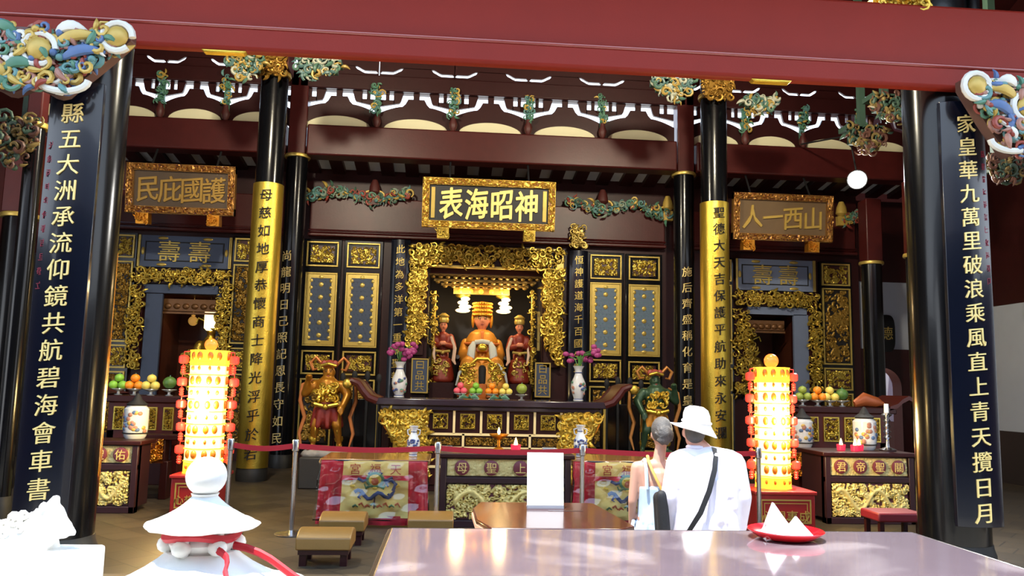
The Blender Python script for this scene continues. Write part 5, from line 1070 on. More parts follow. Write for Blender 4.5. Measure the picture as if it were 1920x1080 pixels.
# ================================================================ light towers
YELL = mat('glowing_yellow_panel', 'ffb020', .4, 0, .03, 8, em=(1, .5, .03), ems=.6); WARMW = mat('glowing_window_rows', 'fff0c0', .4, 0, .03, 8, em=(1, .66, .14), ems=.8); BALL = mat('glowing_orange_ball', 'ff6a20', .3, 0, .05, 8, em=(1, .2, .03), ems=.5)
SLOT = mat('amber_niche', 'a85c10', .4, .1, .1, em=(.6, .2, .02), ems=.05); RGL = mat('red_lantern_glass', 'd03030', .3, 0, .05, em=(1, .08, .03), ems=.18)
def tower(px0, px1, py0, py1, ptop, Y, label, plabel, ped, chars):
    x0, x1, z0, z1 = RC(px0, py0, px1, py1, Y); x = (x0+x1)/2; r = (x1-x0)/2; 
    pt = thing('tower_pedestal', plabel, 'pedestal', (x, Y, 0)); a, b, _, _ = RC(ped[0], ped[1], ped[2], ped[1]+60, Y-r); w = (b-a)/2
    m = MB(); m.box(x-w, x+w, Y-w, Y+w, .05, z0-.02); m.box(x-w-.03, x+w+.03, Y-w-.03, Y+w+.03, 0, .06); m.box(x-w-.02, x+w+.02, Y-w-.02, Y+w+.02, z0-.04, z0); m.build('box', mat('red_pedestal_paint%d' % (px0 > 900), '8e1c1c', .4, 0, .12, 8), pt, bevel=.01)
    m = MB(); m.frame(x-w+.05, x+w-.05, .12, z0-.09, .015, Y-w-.008, Y-w); m.frame(x-w+.09, x+w-.09, .16, z0-.13, .008, Y-w-.006, Y-w)
    for i, ch in enumerate(chars): m.text(ch, x+(i-(len(chars)-1)/2)*w*.42, z0-.28, w*.42, Y-w, ext=.008, slant=0)
    m.build('gold_border', GOLDF, pt, smooth=0)
    t = thing('light_tower', label, 'light tower', (x, Y, z0)); rows = 10; hz = (z1-z0)/rows
    m = MB(); oc = [(x+r*1.0*math.cos(PI/8+PI/4*i)/math.cos(PI/8), Y+r*math.sin(PI/8+PI/4*i)/math.cos(PI/8)) for i in range(8)]
    m.prismz(oc, z0, z0+hz*.9); m.prismz(oc, z1-hz*1.25, z1); m.build('yellow_shell', YELL, t, bevel=.004)
    m = MB(); m.prismz([(x+(a-x)*.97, Y+(b_-Y)*.97) for a, b_ in oc], z0+hz*.9, z1-hz*1.25); m.build('lit_core', WARMW, t)
    m = MB()
    for k in range(rows):
        zc = z0+hz*(k+.55)
        for f in range(8):
            a_ = PI/4*f; 
            for q in (-.24, .24) if f == 6 else (0,):
                dx, dy = math.cos(a_), math.sin(a_); cx = x+dx*r*.985-dy*q*r*1.2; cy = Y+dy*r*.985+dx*q*r*1.2
                h_ = hz*(.36 if k % 2 else .2); m = MB(); m.ell((cx, cy, zc), (.17*r*(1. if k % 2 else .5), .03, h_), Matrix.Rotation(a_-PI/2, 3, 'Z'), 10, 6); m.build('arched_niche', SLOT, t)
    m = MB()
    for k in range(rows+1): zc = z0+hz*k; m.prismz([(x+(a-x)*1.03, Y+(b_-Y)*1.03) for a, b_ in oc], zc-.006, zc+.006)
    m.build('gilt_ledges', YELL, t)
    zt_ = A((px0+px1)/2, ptop, Y).z; R = (zt_-z1)/2*.98; m = MB(); m.ell((x, Y, z1+R), R, n=24, k=14); m.lathe([(R*.5, 0), (R*.4, .03)], (x, Y, z1-.01), 14); m.build('glowing_ball', BALL, t)
    rg = random.Random(px0)
    for k in range(5):
        zc = z1-hz*(.75+1.85*k)
        for f in ((0, 4) if k % 2 else (0, 4, 1, 3)):
            a_ = PI/4*f+(.0 if f in (0, 4) else 0); d = r*1.42; cx, cy = x+math.cos(a_)*d, Y+math.sin(a_)*d*.9
            cx += rg.uniform(-.015, .015)
            ln = MB(); hh, ww = hz*.36, r*.27
            ln.lathe([(ww*.6, -hh), (ww, -hh*.7), (ww*1.05, 0), (ww, hh*.7), (ww*.6, hh)], (cx, cy, zc), 14)
            ts = MB()
            for q in range(3): ts.lathe([(ww*.3, -hz*(.62+.2*q)-.02), (ww*.55, -hz*(.62+.2*q)), (ww*.3, -hz*(.62+.2*q)+.02)], (cx, cy, zc), 10)
            ln.tube([(cx, cy, zc+hh), (cx, cy, zc+hh+.04), (x+math.cos(a_)*r*.95, Y+math.sin(a_)*r*.9, zc+hh+.05)], .006, 5); ts.tube([(cx, cy, zc-hh), (cx, cy, zc-hz*1.05)], .004, 5)
            ts.build('tassel', RGL, ln.build('red_lantern', RGL, t))
    L = bpy.data.lights.new('tower_light', 'POINT'); L.energy = 55; L.color = (1, .72, .28); L.shadow_soft_size = .2
    o = bpy.data.objects.new('tower_light', L); COL.objects.link(o); o.parent = t; o.location = (0, -r*1.9, (z1-z0)*.55)
tower(354, 421, 658, 886, 634, 9.9, 'glowing yellow light tower with red lanterns at the left', 'red square pedestal under the left light tower', (312, 898, 402), '心想事成')
tower(1419, 1477, 690, 914, 663, 9.3, 'glowing yellow light tower with red lanterns right of the man in the hat', 'red square pedestal under the right light tower', (1398, 922, 1507), '心想事成')
# floodlight
c = A(1607, 337, 12.6); d = Vector((-.45, -1, -.2)).normalized(); t = thing('floodlight', 'dazzling white floodlight hanging right of the right plaque', 'lamp', c)
Mr = d.to_track_quat('Z', 'Y').to_matrix().to_4x4(); T_ = Matrix.Translation(c) @ Mr
m = MB(T_); m.lathe([(.06, -.26), (.1, -.22), (.16, 0), (.165, .02), (.15, .02), (.09, -.12)], (0, 0, 0), 24); m.build('housing', BLK, t); m = MB(T_); m.ell((0, 0, -.0), (.14, .14, .05)); m.build('bulb', mat('floodlight_glass', 'ffffff', .3, 0, 0, em=(1, 1, .95), ems=25), t)
m = MB(); m.tube([c, c-d*.2+Vector((0, 0, .2)), (c.x+.1, c.y+.4, c.z+.9), (c.x+.1, 14.9, zl1)], .015, 6); m.build('bracket', BLK, t)
L = bpy.data.lights.new('floodlight_beam', 'SPOT'); L.energy = 500; L.spot_size = 2.2; L.spot_blend = .8; L.color = (1, .97, .9); L.shadow_soft_size = .12
o = bpy.data.objects.new('floodlight_beam', L); COL.objects.link(o); o.parent = t; o.location = d*.12; o.rotation_euler = (-d).to_track_quat('Z', 'Y').to_euler()

# warm lanterns hung in the hall behind the front beam, one over each side of the central bay
for px, lab in ((425, 'warm hanging hall lantern behind the red beam on the left'), (1440, 'warm hanging hall lantern behind the red beam on the right')):
    c = A(px, 100 if px < 900 else 150, 8.6); c.z = 7.0; t = thing('hall_lantern', lab, 'lantern', c)
    m = MB(); m.lathe([(.05, -.2), (.14, -.17), (.17, 0), (.14, .17), (.05, .2)], c, 20); m.build('glass', LGLOW, t); m = MB(); m.lathe([(.06, .2), (.15, .22), (.03, .3)], c, 16); m.tube([(c.x, c.y, c.z+.3), (c.x, c.y, 8.2)], .012, 6); m.build('cap', GOLDF, t)
    L = bpy.data.lights.new('hall_lantern_light', 'POINT'); L.energy = 360; L.color = (1, .9, .68); L.shadow_soft_size = .17
    o = bpy.data.objects.new('hall_lantern_light', L); COL.objects.link(o); o.parent = t; o.location = (0, .25, -.25)
# ================================================================ rope barrier
def barrier(pts, Y=8.75):
    tops = []
    for px, lab in pts:
        x = FLX(px, Y); t = thing('stanchion', lab, 'stanchion', (x, Y, 0)); m = MB(); m.lathe([(.17, 0), (.175, .012), (.15, .022), (.05, .035), (.03, .045)], (x, Y, 0), 28); m.build('base', STEEL, t)
        m = MB(); m.lathe([(.025, .04), (.025, .9)], (x, Y, 0), 18); po = m.build('pole', STEEL, t); m = MB(); m.lathe([(.025, .85), (.036, .86), (.036, .96), (.03, .975), (.01, .98)], (x, Y, 0), 18); m.build('head', STEEL, po); tops.append(x)
    return tops
def FLX(px, Y): return A(px, 850, Y).x
xs = barrier(((432, 'steel stanchion beside the left light tower'), (554, 'steel stanchion standing in the open on the tiled floor'), (821, 'steel stanchion at the left edge of the central cabinet'), (1092, 'steel stanchion right of the white notice'), (1422, 'steel stanchion between the man and the right light tower')))
for i in range(4):
    a, b = xs[i], xs[i+1]; m = MB(); N = 16; v = []
    for j in range(N+1):
        u = j/N; x = a+.036+(b-a-.072)*u; sag = .03*math.sin(PI*u)
        v += [(x, 8.748, .88-sag), (x, 8.748, .935-sag), (x, 8.752, .935-sag), (x, 8.752, .88-sag)]
    m.add(v, [(4*j+p, 4*j+4+p, 4*j+4+(p+1) % 4, 4*j+(p+1) % 4) for j in range(N) for p in range(4)]+[(0, 1, 2, 3), (4*N+3, 4*N+2, 4*N+1, 4*N)])
    tag(m.build('barrier_belt', REDR), ['red barrier belt from the left light tower to the lone stanchion', 'red barrier belt in front of the left cloth-draped table', 'red barrier belt in front of the central cabinet', 'red barrier belt behind the woman and the man'][i], 'barrier belt')
# ================================================================ kneelers and stool
def kneeler(px0, py0, px1, py1, Yn, dep, h, label, rot=0):
    x0, x1 = A(px0, py1, Yn).x, A(px1, py1, Yn).x; t = thing('kneeling_bench', label, 'kneeling bench', ((x0+x1)/2, Yn+dep/2, 0)); N = 10
    m = MB(); o = []
    for i in range(N+1): a = i/N; o.append((Yn+dep*a, h-.1+.1*math.sin(PI*(.08+.84*a))**.6))
    o += [(Yn+dep, h-.16), (Yn, h-.16)]; n = len(o); v = [(x0, y, z) for y, z in o]+[(x1, y, z) for y, z in o]
    m.add(v, [tuple(range(n-1, -1, -1)), tuple(range(n, 2*n))]+[(i, (i+1) % n, (i+1) % n+n, i+n) for i in range(n)]); m.build('cushion', BROWNV, t, bevel=.012)
    m = MB(); m.box(x0+.02, x1-.02, Yn+.02, Yn+dep-.02, h-.2, h-.155); m.build('frame', REDD, t)
    for x in (x0+.03, x1-.09):
        for y in (Yn+.04, Yn+dep-.1): m = MB(); m.box(x, x+.06, y, y+.06, 0, h-.2); m.build('leg', REDD, t)
kneeler(551, 1030, 655, 1072, 7.25, .42, .3, 'front brown vinyl kneeling bench, nearest the table')
kneeler(596, 975, 682, 1012, 8.15, .42, .3, 'brown vinyl kneeling bench before the left cloth-draped table')
kneeler(764, 972, 850, 990, 8.35, .42, .28, 'brown vinyl kneeling bench half hidden by the big table, before the central cabinet')
x0, x1, _, _ = RC(1648, 970, 1738, 1000, 8.6); t = thing('red_stool', 'low red stool in front of the right offering cabinet', 'stool', ((x0+x1)/2, 8.8, 0)); m = MB(); m.box(x0, x1, 8.6, 9.0, .2, .3); m.build('seat', mat('dark_red_vinyl', '6e1220', .5, 0, .1), t, bevel=.02)
for x in (x0+.03, x1-.08):
    for y in (8.63, 8.92): m = MB(); m.box(x, x+.05, y, y+.05, 0, .2); m.build('leg', REDD, t)
# ================================================================ brown veneer table with the notice
ZO = .75; q = [FL(*p, ZO) for p in ((900, 941), (1112, 943), (1190, 986), (1165, 992), (921, 990), (893, 974), (886, 953))]
t = thing('collection_table', 'brown veneer table with cut corners standing behind the big reflecting table', 'table', (sum(p.x for p in q)/7, sum(p.y for p in q)/7, -.22))
pl2 = [(p.x, p.y) for p in q]; cx, cy = sum(a for a, b in pl2)/7, sum(b for a, b in pl2)/7
m = MB(); m.prismz(pl2, ZO-.035, ZO); m.build('table_top', BROWNT, t, bevel=.008); m = MB(); m.prismz([(cx+(a-cx)*1.012, cy+(b-cy)*1.012) for a, b in pl2], ZO-.06, ZO-.03); m.build('pale_edge', mat('pale_wood_edge', 'c49a80', .35, 0, .1, 6), t)
m = MB(); m.prismz([(cx+(a-cx)*.82, cy+(b-cy)*.82) for a, b in pl2], -.22, ZO-.05); m.build('cabinet_body', BROWNT, t); m = MB(); e = FL(1060, 958, ZO); m.box(e.x-.12, e.x+.12, e.y-.012, e.y+.012, ZO-.002, ZO+.002); m.build('coin_slot', STEEL, t)
p0 = FL(988, 953, ZO); p1 = FL(1057, 954, ZO); y = (p0.y+p1.y)/2; zt = A(1020, 849, y+.04).z
t = thing('notice_stand', 'blank-looking white notice in an upright stand on the brown table', 'notice', ((p0.x+p1.x)/2, y, ZO)); m = MB()
m.add([(x, y+d+.05*(z-ZO)/.4, z) for d in (0, .006) for x, z in ((p0.x, ZO+.02), (p1.x, ZO+.02), (p1.x, zt), (p0.x, zt))], [(0, 1, 2, 3), (7, 6, 5, 4), (0, 4, 5, 1), (1, 5, 6, 2), (2, 6, 7, 3), (3, 7, 4, 0)]); m.build('sheet', PAPER, t, smooth=0)
m = MB(); m.box(p0.x, p1.x, y-.012, y+.06, ZO, ZO+.012); m.box(p0.x, p1.x, y-.006, y+.012, ZO+.006, ZO+.022); m.build('stand', mat('grey_acrylic', '8a8a92', .2, 0, .05), t)
# ================================================================ big reflecting table
ZT = .93; a, b, c_, d_ = FL(735, 990, ZT), FL(1710, 998, ZT), FL(1990, 1089, ZT), FL(672, 1150, ZT)
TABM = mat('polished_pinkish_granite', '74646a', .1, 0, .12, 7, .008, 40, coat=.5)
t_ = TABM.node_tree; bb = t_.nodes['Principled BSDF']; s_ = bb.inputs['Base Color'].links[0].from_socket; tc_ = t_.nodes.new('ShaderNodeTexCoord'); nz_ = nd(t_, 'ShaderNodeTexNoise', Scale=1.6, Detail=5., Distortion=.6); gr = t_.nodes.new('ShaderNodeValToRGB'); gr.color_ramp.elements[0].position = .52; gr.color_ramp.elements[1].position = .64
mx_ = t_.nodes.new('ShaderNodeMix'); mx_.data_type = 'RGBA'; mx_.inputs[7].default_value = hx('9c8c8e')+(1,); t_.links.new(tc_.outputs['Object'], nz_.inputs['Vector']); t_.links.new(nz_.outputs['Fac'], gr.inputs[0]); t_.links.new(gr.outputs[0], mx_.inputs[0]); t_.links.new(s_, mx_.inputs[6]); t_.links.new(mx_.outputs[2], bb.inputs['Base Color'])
yn = 1.75; xl = a.x+(d_.x-a.x)*(a.y-yn)/(a.y-d_.y); xr = b.x+(c_.x-b.x)*(b.y-yn)/(b.y-c_.y)
yfar = (a.y+b.y)/2
t = thing('offering_slab_table', 'big polished stone table reflecting the hall in the foreground', 'table', ((a.x+b.x)/2, 2.6, -.22))
tp = [(xl, yn), (xr, yn), (b.x, b.y), (a.x, a.y)]
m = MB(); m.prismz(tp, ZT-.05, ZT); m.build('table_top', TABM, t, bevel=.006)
m = MB(); n = 4
for i in range(n):
    (u, v), (w, z) = tp[i], tp[(i+1) % n]; m.tube([(u, v, ZT-.025), (w, z, ZT-.025)], .026, 8)
m.build('steel_edge', STEEL, t)
for u, v in tp: m = MB(); k = (u*.93+(a.x+b.x)/2*.07, v*.95+2.6*.05); m.box(k[0]-.04, k[0]+.04, k[1]-.04, k[1]+.04, -.22, ZT-.05); m.build('leg', STEEL, t)
# red tray with folded white paper
pc = FL(1473, 1010, ZT); R = .17
t = thing('red_tray', 'round red plastic tray on the right part of the big stone table', 'tray', (pc.x, pc.y, ZT)); m = MB(); m.lathe([(R*.55, 0), (R*.75, .008), (R*.97, .034), (R, .04), (R*.98, .043), (R*.93, .036), (R*.72, .014), (.01, .012)], (pc.x, pc.y, ZT), 48); m.build('rim', PLAST, t)
def folded(c, w, h, lean, label, sd):
    rg = random.Random(sd); m = MB(); x, y, z = c; th = .003
    P = [(x-w, y-.05, z), (x+w*.9, y-.06, z), (x+w, y+.05, z), (x-w*.8, y+.06, z), (x+lean*w-w*.12, y+.0, z+h), (x+lean*w+w*.1, y+.01, z+h*.94), (x+w*.75, y+.02, z+h*.35), (x-w*.8, y, z+h*.42)]
    f = [(0, 1, 6, 5), (0, 5, 4, 7), (1, 2, 6), (2, 3, 5, 6), (3, 7, 4, 5), (3, 0, 7)]; m.add(P, f)
    o = m.build('folded_paper', PAPER, smooth=0); q = o.modifiers.new('b', 'BEVEL'); q.width = .004; q.segments = 2; tag(o, label, 'paper')
folded((pc.x-.035, pc.y, ZT+.013), .075, .155, -.25, 'tall folded white paper standing at the left in the red tray', 1)
folded((pc.x+.062, pc.y+.01, ZT+.013), .065, .09, -.05, 'lower folded white paper at the right in the red tray', 2)
folded((pc.x-.088, pc.y-.02, ZT+.015), .035, .06, -.2, 'small crumpled white paper at the left rim of the red tray', 3)
# ================================================================ white stone burner with pagoda roofs
by = 3.1; bx = A(384, 940, by).x
k = by/1500.0
zA = A(388, 856, by).z; zB = A(388, 930, by).z; zE = A(388, 975, by).z; zK = A(390, 895, by).z; 
t = thing('stone_burner', 'sunlit white stone burner with a ball finial and two flared roofs', 'burner', (bx, by, -.22))
m = MB(); Rb = (zA-zB)/2; m.ell((bx, by, zB+Rb), (Rb*1.02, Rb*1.02, Rb), n=24, k=14); m.lathe([(.05, 0), (.045, .02), (.05, .03)], (bx, by, zB-.02), 20); m.build('ball_finial', WHITES, t)
def flared(z0, z1, r0, r1, n=6, lift=.05):
    m = MB(); N = 48; v = []; prof = [(0, 0), (.08, .13), (.2, .29), (.36, .46), (.54, .62), (.72, .76), (.88, .87), (.98, .93), (1, .98), (.97, 1.03), (.85, 1.02), (.2, .95)]
    for t_, d in prof:
        for j in range(N):
            q = 2*PI*j/N; cr = abs(math.cos(n*q/2)); r = (r0+(r1-r0)*t_)*(1-.06*t_*(1-cr)); v.append((bx+r*math.cos(q), by+r*math.sin(q), z1+(z0-z1)*d+lift*t_**3*(cr**4)))
    M = len(prof); m.add(v, [(i*N+j, (i+1)*N+j, (i+1)*N+(j+1) % N, i*N+(j+1) % N) for i in range(M-1) for j in range(N)]+[tuple(range(N)), tuple(range(M*N-1, (M-1)*N-1, -1))]); return m
flared(zE-.02, zB, .045, .205, lift=.006).build('upper_roof', WHITES, t)
m = MB(); zl_ = A(388, 1010, by).z; zz2 = A(388, 1085, by).z
for j in range(6): q = 2*PI*j/6+.3; m.lathe([(.013, 0), (.013, zE-zl_+.065)], (bx+.115*math.cos(q), by+.115*math.sin(q), zl_-.06), 10)
m.build('small_post', WHITES, t)
m = MB(); m.lathe([(.06, 0), (.1, .02), (.115, .06), (.1, .09), (.06, .1)], (bx, by, zl_-.07), 24); m.build('lotus_drum', WHITES, t)
flared(zz2-.1, zl_-.04, .12, .5, lift=.02).build('lower_roof', WHITES, t)
m = MB(); m.lathe([(.3, zz2-.13+.22), (.3, .95), (.26, .9), (.26, .2), (.36, .15), (.4, .0)], (bx, by, -.22), 32); m.build('body', WHITES, t)
m = MB()
for j in range(6): m = MB(); q = 2*PI*j/6+.2; m.ell((bx+.12*math.cos(q), by+.12*math.sin(q)*1.0, zl_-.015), (.035, .035, .03), n=10, k=6); m.build('stone_bead', WHITES, t)
t = thing('red_ribbon_sash', 'red ribbon tied round the white stone burner under its upper roof', 'ribbon', (bx, by, zl_-.1))
m = MB(); m.tube([(bx+.125*math.cos(a), by+.125*math.sin(a), zl_+.02+.008*math.sin(3*a)) for a in [i*PI/14 for i in range(29)]], .016, 6, 1.); m.build('loop', REDR, t)
m = MB(); zf = lambda r: zl_-.04+(zz2-.1-(zl_-.04))*((r-.12)/.38)**1.6*.9+.012
for a, r1 in ((-.25, .46), (-.95, .4)): m.tube([(bx+math.cos(a+.1*math.sin(i))*r, by+math.sin(a)*r, zf(r)+.012) for i, r in enumerate([.125+(r1-.125)*j/7 for j in range(8)])], [.014]*7+[.008], 6, .5)
m.build('tail', REDR, t)
# ================================================================ white guardian lion on a white plinth
y = 2.9; x0, x1 = A(-60, 1060, y).x, A(197, 1060, y+.2).x; zp = A(100, 1042, y).z
m = MB(); m.box(x0-.25, x1, y-.12, y+.2, -.22, zp); tag(m.build('white_plinth', WHITES, bevel=.012), 'white block plinth in the lower left corner', 'plinth')
hx_, hz_ = A(70, 985, y).x, A(82, 985, y).z; s = .0019
t = thing('stone_lion', 'sunlit white stone lion with shaggy mane facing right in the lower left corner', 'statue', (hx_-.08, y+.1, zp))
m = MB(); Q = lambda dx, dy, dz: (hx_+dx*s*1.0, y+.1+dy*s, hz_-dz*s)
m.ell(Q(0, 0, -6), (.045, .045, .05)); m.cap(Q(4, 0, 0), Q(40, 0, 22), .044, .012); m.cap(Q(2, 0, 20), Q(26, 0, 27), .03, .012); m.ell(Q(30, 0, 8), .014); m.cap(Q(-2, 0, -26), Q(4, 0, -38), .022, .016)
for q_ in (-1, 1): m.ell(Q(-8, q_*18, -24), (.018, .014, .024)); m.ell(Q(14, q_*14, -6), .013)
m.cap(Q(-10, 0, 12), Q(-40, 0, 45), .06, .075); m.cap(Q(-40, 0, 45), Q(-105, 0, 60), .075, .09)
for q_ in (-1, 1): m.cap(Q(-20, q_*24, 25), Q(-2, q_*26, 72), .035, .028); m.cap(Q(-105, q_*28, 50), Q(-95, q_*32, 75), .055, .035)
m.build('body', WHITES, t, remesh=.007, rlx=3)
m = MB(); rg = random.Random(9)
for i in range(60):
    u = rg.random(); dx = -26-u*70+rg.uniform(-8, 10); dz = 4+u*26+rg.uniform(-22, 16); dy = rg.uniform(-34, 34); a0 = rg.uniform(0, 6); R = rg.uniform(6, 10)
    m.tube([Q(dx+R*(1-.08*i_)*math.cos(a0+i_*.7), dy-3, dz+R*(1-.08*i_)*math.sin(a0+i_*.7)) for i_ in range(9)], [.009, .01, .01, .01, .009, .008, .007, .006, .004], 6)
m.build('mane', WHITES, t)
# ================================================================ people seen from behind
def hand(m, p, w, d, s=1., sg=1):
    w = Vector(w); d = Vector(d).normalized(); side = Vector((0, -1, 0)); nrm = d.cross(side).normalized()
    pc = w+d*.045*s; m.cap(w, w+d*.08*s, .026*s, .03*s)
    for i in range(4):
        b = w+d*.085*s+side*(-.028+.0185*i)*s; L = (.058, .07, .066, .052)[i]*s; q = nrm*sg*.012*s
        m.cap(b, b+d*L*.5+q*.4, .0092*s, .0088*s, 8); m.cap(b+d*L*.5+q*.4, b+d*L*.95+q*1.4, .0086*s, .0075*s, 8)
    b = w+d*.03*s+side*-.03*s; m.cap(b, b+d*.04*s-side*.022*s, .011*s, .0095*s, 8); m.cap(b+d*.04*s-side*.022*s, b+d*.068*s-side*.02*s, .0095*s, .008*s, 8)
def stagger(c): return lambda x, y, z: (c[0]+x, c[1]+y, c[2]+z)
# ---- the man in the white hat
ym = 6.0; cm = Vector((A(1324, 900, ym).x, ym, -.22)); p = stagger(cm)
t = thing('person', 'person in a white sun hat and loose white long-sleeved shirt seen from behind', 'person', cm)
hc = A(1303, 805, ym); hxo = hc.x-cm.x; zs = A(1324, 838, ym).z+.22
m = MB(); hz = hc.z+.22
m.ell(p(hxo, .03, hz-.01), (.076, .098, .115), n=16, k=10); m.cap(p(hxo, .09, hz-.09), p(hxo, .09, hz-.06), .045, .05); m.ell(p(hxo, .135, hz-.035), (.014, .025, .02)); m.cap(p(.0, .0, zs-.04), p(hxo, .025, hz-.08), .062, .055)
for q_ in (-1, 1): m.ell(p(hxo+q_*.078, .03, hz-.03), (.012, .022, .034))
m.cap(p(0, 0, 1.0), p(0, 0, zs-.16), .15, .17)
for q_ in (-1, 1):
    m.cap(p(q_*.06, 0, .95), p(q_*.12, 0, zs-.16), .11, .07); m.cap(p(q_*.19, 0, zs-.15), p(q_*.25, -.0, zs-.36), .05, .04); m.cap(p(q_*.255, 0, zs-.36), p(q_*.262, .06, zs-.6), .042, .03)
    m.cap(p(q_*.1, 0, .88), p(q_*.11, .01, .48), .09, .06); m.cap(p(q_*.11, .01, .48), p(q_*.115, 0, .09), .055, .038); m.cap(p(q_*.115, -.02, .05), p(q_*.125, .15, .04), .04, .035)
    hand(m, p, p(q_*.262, .06, zs-.6), (0, .12, -1), 1.0, q_)
m.build('body', SKIN, t, remesh=.0085, rlx=3)
m = MB(); me_ = p(hxo, .135, hz)
for q_ in (-1, 1): m.ell(p(hxo+q_*.03, .122, hz+.005), (.014, .008, .007), n=8, k=5)
m.build('eyes', BLK, t); m = MB(); m.ell(p(hxo, .125, hz-.07), (.024, .012, .007), n=8, k=5); m.build('lips', PINK, t)
m = MB(); m.ell(p(hxo, .0, hz-.02), (.08, .09, .09), n=14, k=8); m.build('hair', HAIR, t, remesh=.012)
CLO = mat('white_cotton_shirt', 'dcd4e0', .75, 0, .04, 8, .15, 30)
m = MB()
m.cap(p(0, 0, .72), p(0, 0, zs-.16), .2, .175); m.cap(p(-.02, .02, .78), p(.03, 0, 1.05), .215, .19)
for q_ in (-1, 1):
    m.cap(p(q_*.1, 0, .74), p(q_*.14, 0, zs-.15), .16, .115); m.cap(p(0, 0, zs-.075), p(q_*.19, 0, zs-.105), .09, .088)
    m.cap(p(q_*.215, 0, zs-.12), p(q_*.27, -.0, zs-.38), .09, .08); m.cap(p(q_*.27, 0, zs-.38), p(q_*.268, .06, zs-.59), .076, .062)
    m.lathe([(.055, 0), (.066, .01), (.062, .035), (.05, .04)], p(q_*.265, .06, zs-.62), 18)
m.cap(p(0, .0, zs-.1), p(hxo*.6, .02, zs-.03), .085, .066)
rg = random.Random(3)
for i in range(16):
    x = rg.uniform(-.17, .17); z = rg.uniform(.72, 1.2); m.cap(p(x, -.165-.02*math.cos(x*6), z), p(x+rg.uniform(-.04, .04), -.17, z-rg.uniform(.12, .3)), .014, .03)
sh_ = m.build('shirt', CLO, t, remesh=.011, rlx=4)
m = MB(); m.tube([p(hxo*.8+.062*math.cos(a), .02+.06*math.sin(a), zs-.005) for a in [i*PI/10 for i in range(21)]], .018, 8); m.build('collar', CLO, sh_)
m = MB(); m.cap(p(0, 0, .75), p(0, 0, .86), .16, .15)
for q_ in (-1, 1): m.cap(p(q_*.095, 0, .82), p(q_*.11, .01, .48), .108, .085); m.cap(p(q_*.11, .01, .48), p(q_*.115, 0, .1), .082, .07)
m.build('trousers', mat('beige_trousers', 'a89a84', .8, 0, .1), t, remesh=.014)
for q_ in (-1, 1): m = MB(); m.cap(p(q_*.115, -.03, .05), p(q_*.125, .17, .04), .05, .042); m.box(*[v for v in (cm.x+q_*.115-.045, cm.x+q_*.115+.05, ym-.07, ym+.2, -.22, -.19)]); m.build('shoe', BLK, t, remesh=.01)
HATM = mat('white_hat_cloth', 'f0ecea', .8, 0, .03, 8, .15, 60)
hh = thing('sun_hat', 'white cotton sun hat with floppy brim on the head of the person in white', 'hat', p(hxo, .02, hz+.03)); hx2 = hxo+.02
m = MB(); N = 36; prof = [(.001, .135), (.05, .132), (.085, .11), (.1, .07), (.104, .02), (.106, 0), (.118, -.018), (.142, -.042), (.16, -.056), (.157, -.062), (.118, -.03), (.1, -.006), (.092, .06), (.06, .11), (.001, .12)]
v = []
for r, z in prof:
    for j in range(N):
        a = 2*PI*j/N; fl_ = max(0, (r-.106)/.07); L = math.cos(a-PI); B = math.sin(a+PI)
        rr_ = r*(1+.32*fl_*max(0, L)-.08*fl_*max(0, -L)); dz = fl_*(.055*max(0, L)-.02*max(0, -L)-.015*max(0, B)+.008*math.sin(3*a))
        v.append(p(hx2+rr_*math.cos(a), .02+rr_*math.sin(a), hz+.04+z+dz-.12*(r*math.cos(a))))
M_ = len(prof); m.add(v, [(i*N+j, i*N+(j+1) % N, (i+1)*N+(j+1) % N, (i+1)*N+j) for i in range(M_-1) for j in range(N)]); m.build('crown_and_brim', HATM, hh, smooth=80)
m = MB(); m.tube([p(hx2+.108*math.cos(a), .02+.108*math.sin(a), hz+.055-.12*.108*math.cos(a)) for a in [i*PI/16 for i in range(33)]], .007, 6, 1.6); m.build('hat_band', HATM, hh)
sg_ = thing('shoulder_bag', 'black shoulder bag with long strap worn across the back of the person in white', 'bag', p(-.27, -.05, .62))
P1 = [p(.045, -.05, zs+.0), p(.03, -.13, zs-.06), p(.0, -.19, zs-.15), p(-.05, -.215, zs-.3), p(-.12, -.23, zs-.45), p(-.2, -.215, zs-.58), p(-.26, -.15, zs-.66)]
m = MB(); v = []
for i, q_ in enumerate(P1):
    q_ = Vector(q_); d = (Vector(P1[min(i+1, 6)])-Vector(P1[max(i-1, 0)])).normalized(); sd_ = d.cross(Vector((0, -1, 0))).normalized()*(.019 if i < 5 else .016); v += [q_-sd_, q_+sd_, q_+sd_+Vector((0, -.006, 0)), q_-sd_+Vector((0, -.006, 0))]
m.add(v, [(4*j+k, 4*j+4+k, 4*j+4+(k+1) % 4, 4*j+(k+1) % 4) for j in range(6) for k in range(4)]+[(0, 1, 2, 3), (27, 26, 25, 24)]); m.build('strap', BLK, sg_)
m = MB(); m.cap(p(-.33, -.03, zs-.62), p(-.35, -.03, zs-.36), .05, .045); m.cap(p(-.33, .05, zs-.62), p(-.35, .05, zs-.38), .05, .045); m.build('pouch', BLK, sg_, remesh=.012)
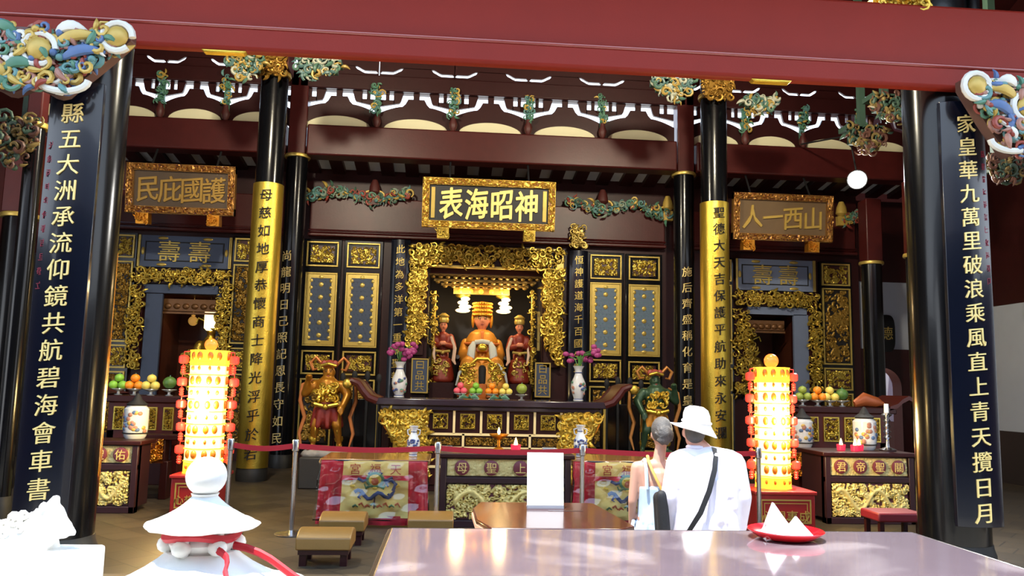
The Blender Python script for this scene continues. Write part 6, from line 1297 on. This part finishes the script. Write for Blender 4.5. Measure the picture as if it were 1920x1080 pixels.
# ---- the woman
yw = 6.25; cw = Vector((A(1233, 900, yw).x, yw, -.22)); p = stagger(cw)
t = thing('person', 'person with grey hair pinned up in a pale blue strapped dress seen from behind', 'person', cw)
hc = A(1241, 812, yw); hxo = hc.x-cw.x; hz = hc.z+.22; zs = A(1233, 862, yw).z+.22
m = MB(); m.ell(p(hxo, .02, hz), (.072, .092, .108), n=16, k=10); m.cap(p(hxo, .08, hz-.08), p(hxo, .08, hz-.05), .04, .045); m.ell(p(hxo, .118, hz-.02), (.012, .022, .018)); m.cap(p(0, 0, zs-.06), p(hxo, .015, hz-.08), .05, .044)
for q_ in (-1, 1): m.ell(p(hxo+q_*.074, .02, hz-.02), (.011, .02, .03))
m.cap(p(0, 0, .95), p(0, 0, zs-.16), .115, .12); m.cap(p(0, 0, .8), p(0, 0, .95), .14, .12)
for q_ in (-1, 1):
    m.cap(p(0, 0, zs-.05), p(q_*.15, 0, zs-.06), .055, .05); m.cap(p(q_*.06, 0, 1.0), p(q_*.12, 0, zs-.08), .1, .065)
    m.cap(p(q_*.165, 0, zs-.06), p(q_*.2, -.01, zs-.32), .047, .036); m.cap(p(q_*.2, -.01, zs-.32), p(q_*.19, .06, zs-.54), .034, .024); hand(m, p, p(q_*.19, .06, zs-.54), (0, .25, -1), .88, q_)
    m.cap(p(q_*.08, 0, .82), p(q_*.085, .01, .45), .085, .055); m.cap(p(q_*.085, .01, .45), p(q_*.085, 0, .08), .052, .034); m.cap(p(q_*.085, -.02, .045), p(q_*.095, .13, .035), .036, .03)
m.build('body', SKINW, t, remesh=.0085, rlx=3)
m = MB()
for q_ in (-1, 1): m.ell(p(hxo+q_*.028, .105, hz+.005), (.013, .008, .006), n=8, k=5)
m.build('eyes', BLK, t); m = MB(); m.ell(p(hxo, .108, hz-.055), (.022, .012, .006), n=8, k=5); m.build('lips', PINK, t)
m = MB(); m.ell(p(hxo, -.0, hz+.022), (.084, .1, .108), n=16, k=9); m.ell(p(hxo+.02, -.09, hz-.01), (.05, .035, .06)); m.ell(p(hxo-.01, -.085, hz-.05), (.05, .03, .035))
for i in range(10): a = i*.62; m.tube([p(hxo+.07*math.cos(a), -.06+.02*math.sin(a), hz+.09*math.sin(a)), p(hxo+.045*math.cos(a+.6), -.1, hz+.05*math.sin(a+.6)), p(hxo+.015, -.125, hz)], .012, 6)
m.build('hair', HAIR, t, remesh=.008, rlx=2)
DR = mat('pale_blue_dress', 'b4c6d8', .75, 0, .05, 8, .12, 30)
m = MB(); zt_ = zs-.2; m.cap(p(0, 0, 1.0), p(0, 0, zt_-.1), .135, .135); m.cap(p(0, 0, .8), p(0, 0, 1.0), .165, .14)
m.lathe([(.17, zt_-.5), (.155, zt_-.35), (.158, zt_-.12), (.165, zt_), (.15, zt_+.002)], p(0, 0, 0), 28, 1., .86); m.lathe([(.25, .38), (.23, .5), (.19, .78), (.165, zt_-.48)], p(0, 0, 0), 28, 1, .85)
for i in range(14): a = 2*PI*i/14; m.cap(p(.19*math.cos(a), .16*math.sin(a), .8), p(.24*math.cos(a), .2*math.sin(a), .4), .016, .03)
dr_ = m.build('dress', DR, t, remesh=.0095, rlx=3)
m = MB()
for q_ in (-1, 1): m.tube([p(q_*.115, -.125, zt_-.01), p(q_*.12, -.12, zs-.06), p(q_*.115, -.05, zs+.005), p(q_*.11, .05, zs-.02), p(q_*.1, .13, zt_)], .014, 6)
m.build('dress_strap', DR, dr_)
for q_ in (-1, 1): m = MB(); m.cap(p(q_*.085, -.03, .045), p(q_*.095, .14, .035), .042, .036); m.box(cw.x+q_*.085-.04, cw.x+q_*.085+.045, yw-.06, yw+.17, -.22, -.195); m.build('shoe', BROWNV, t, remesh=.01)
bg = thing('crossbody_strap', 'thin yellow strap across the bare back of the person in the dress', 'bag strap', p(0, -.13, zs-.3))
m = MB(); m.tube([p(-.075, .02, zs+.03), p(-.09, -.06, zs-.0), p(-.07, -.125, zs-.08), p(-.02, -.15, zs-.19), p(.05, -.16, zs-.32), p(.13, -.13, zs-.46), p(.17, -.06, zs-.55)], .012, 6, .5); m.build('strap', mat('mustard_leather', 'b8924a', .5, 0, .1), bg)
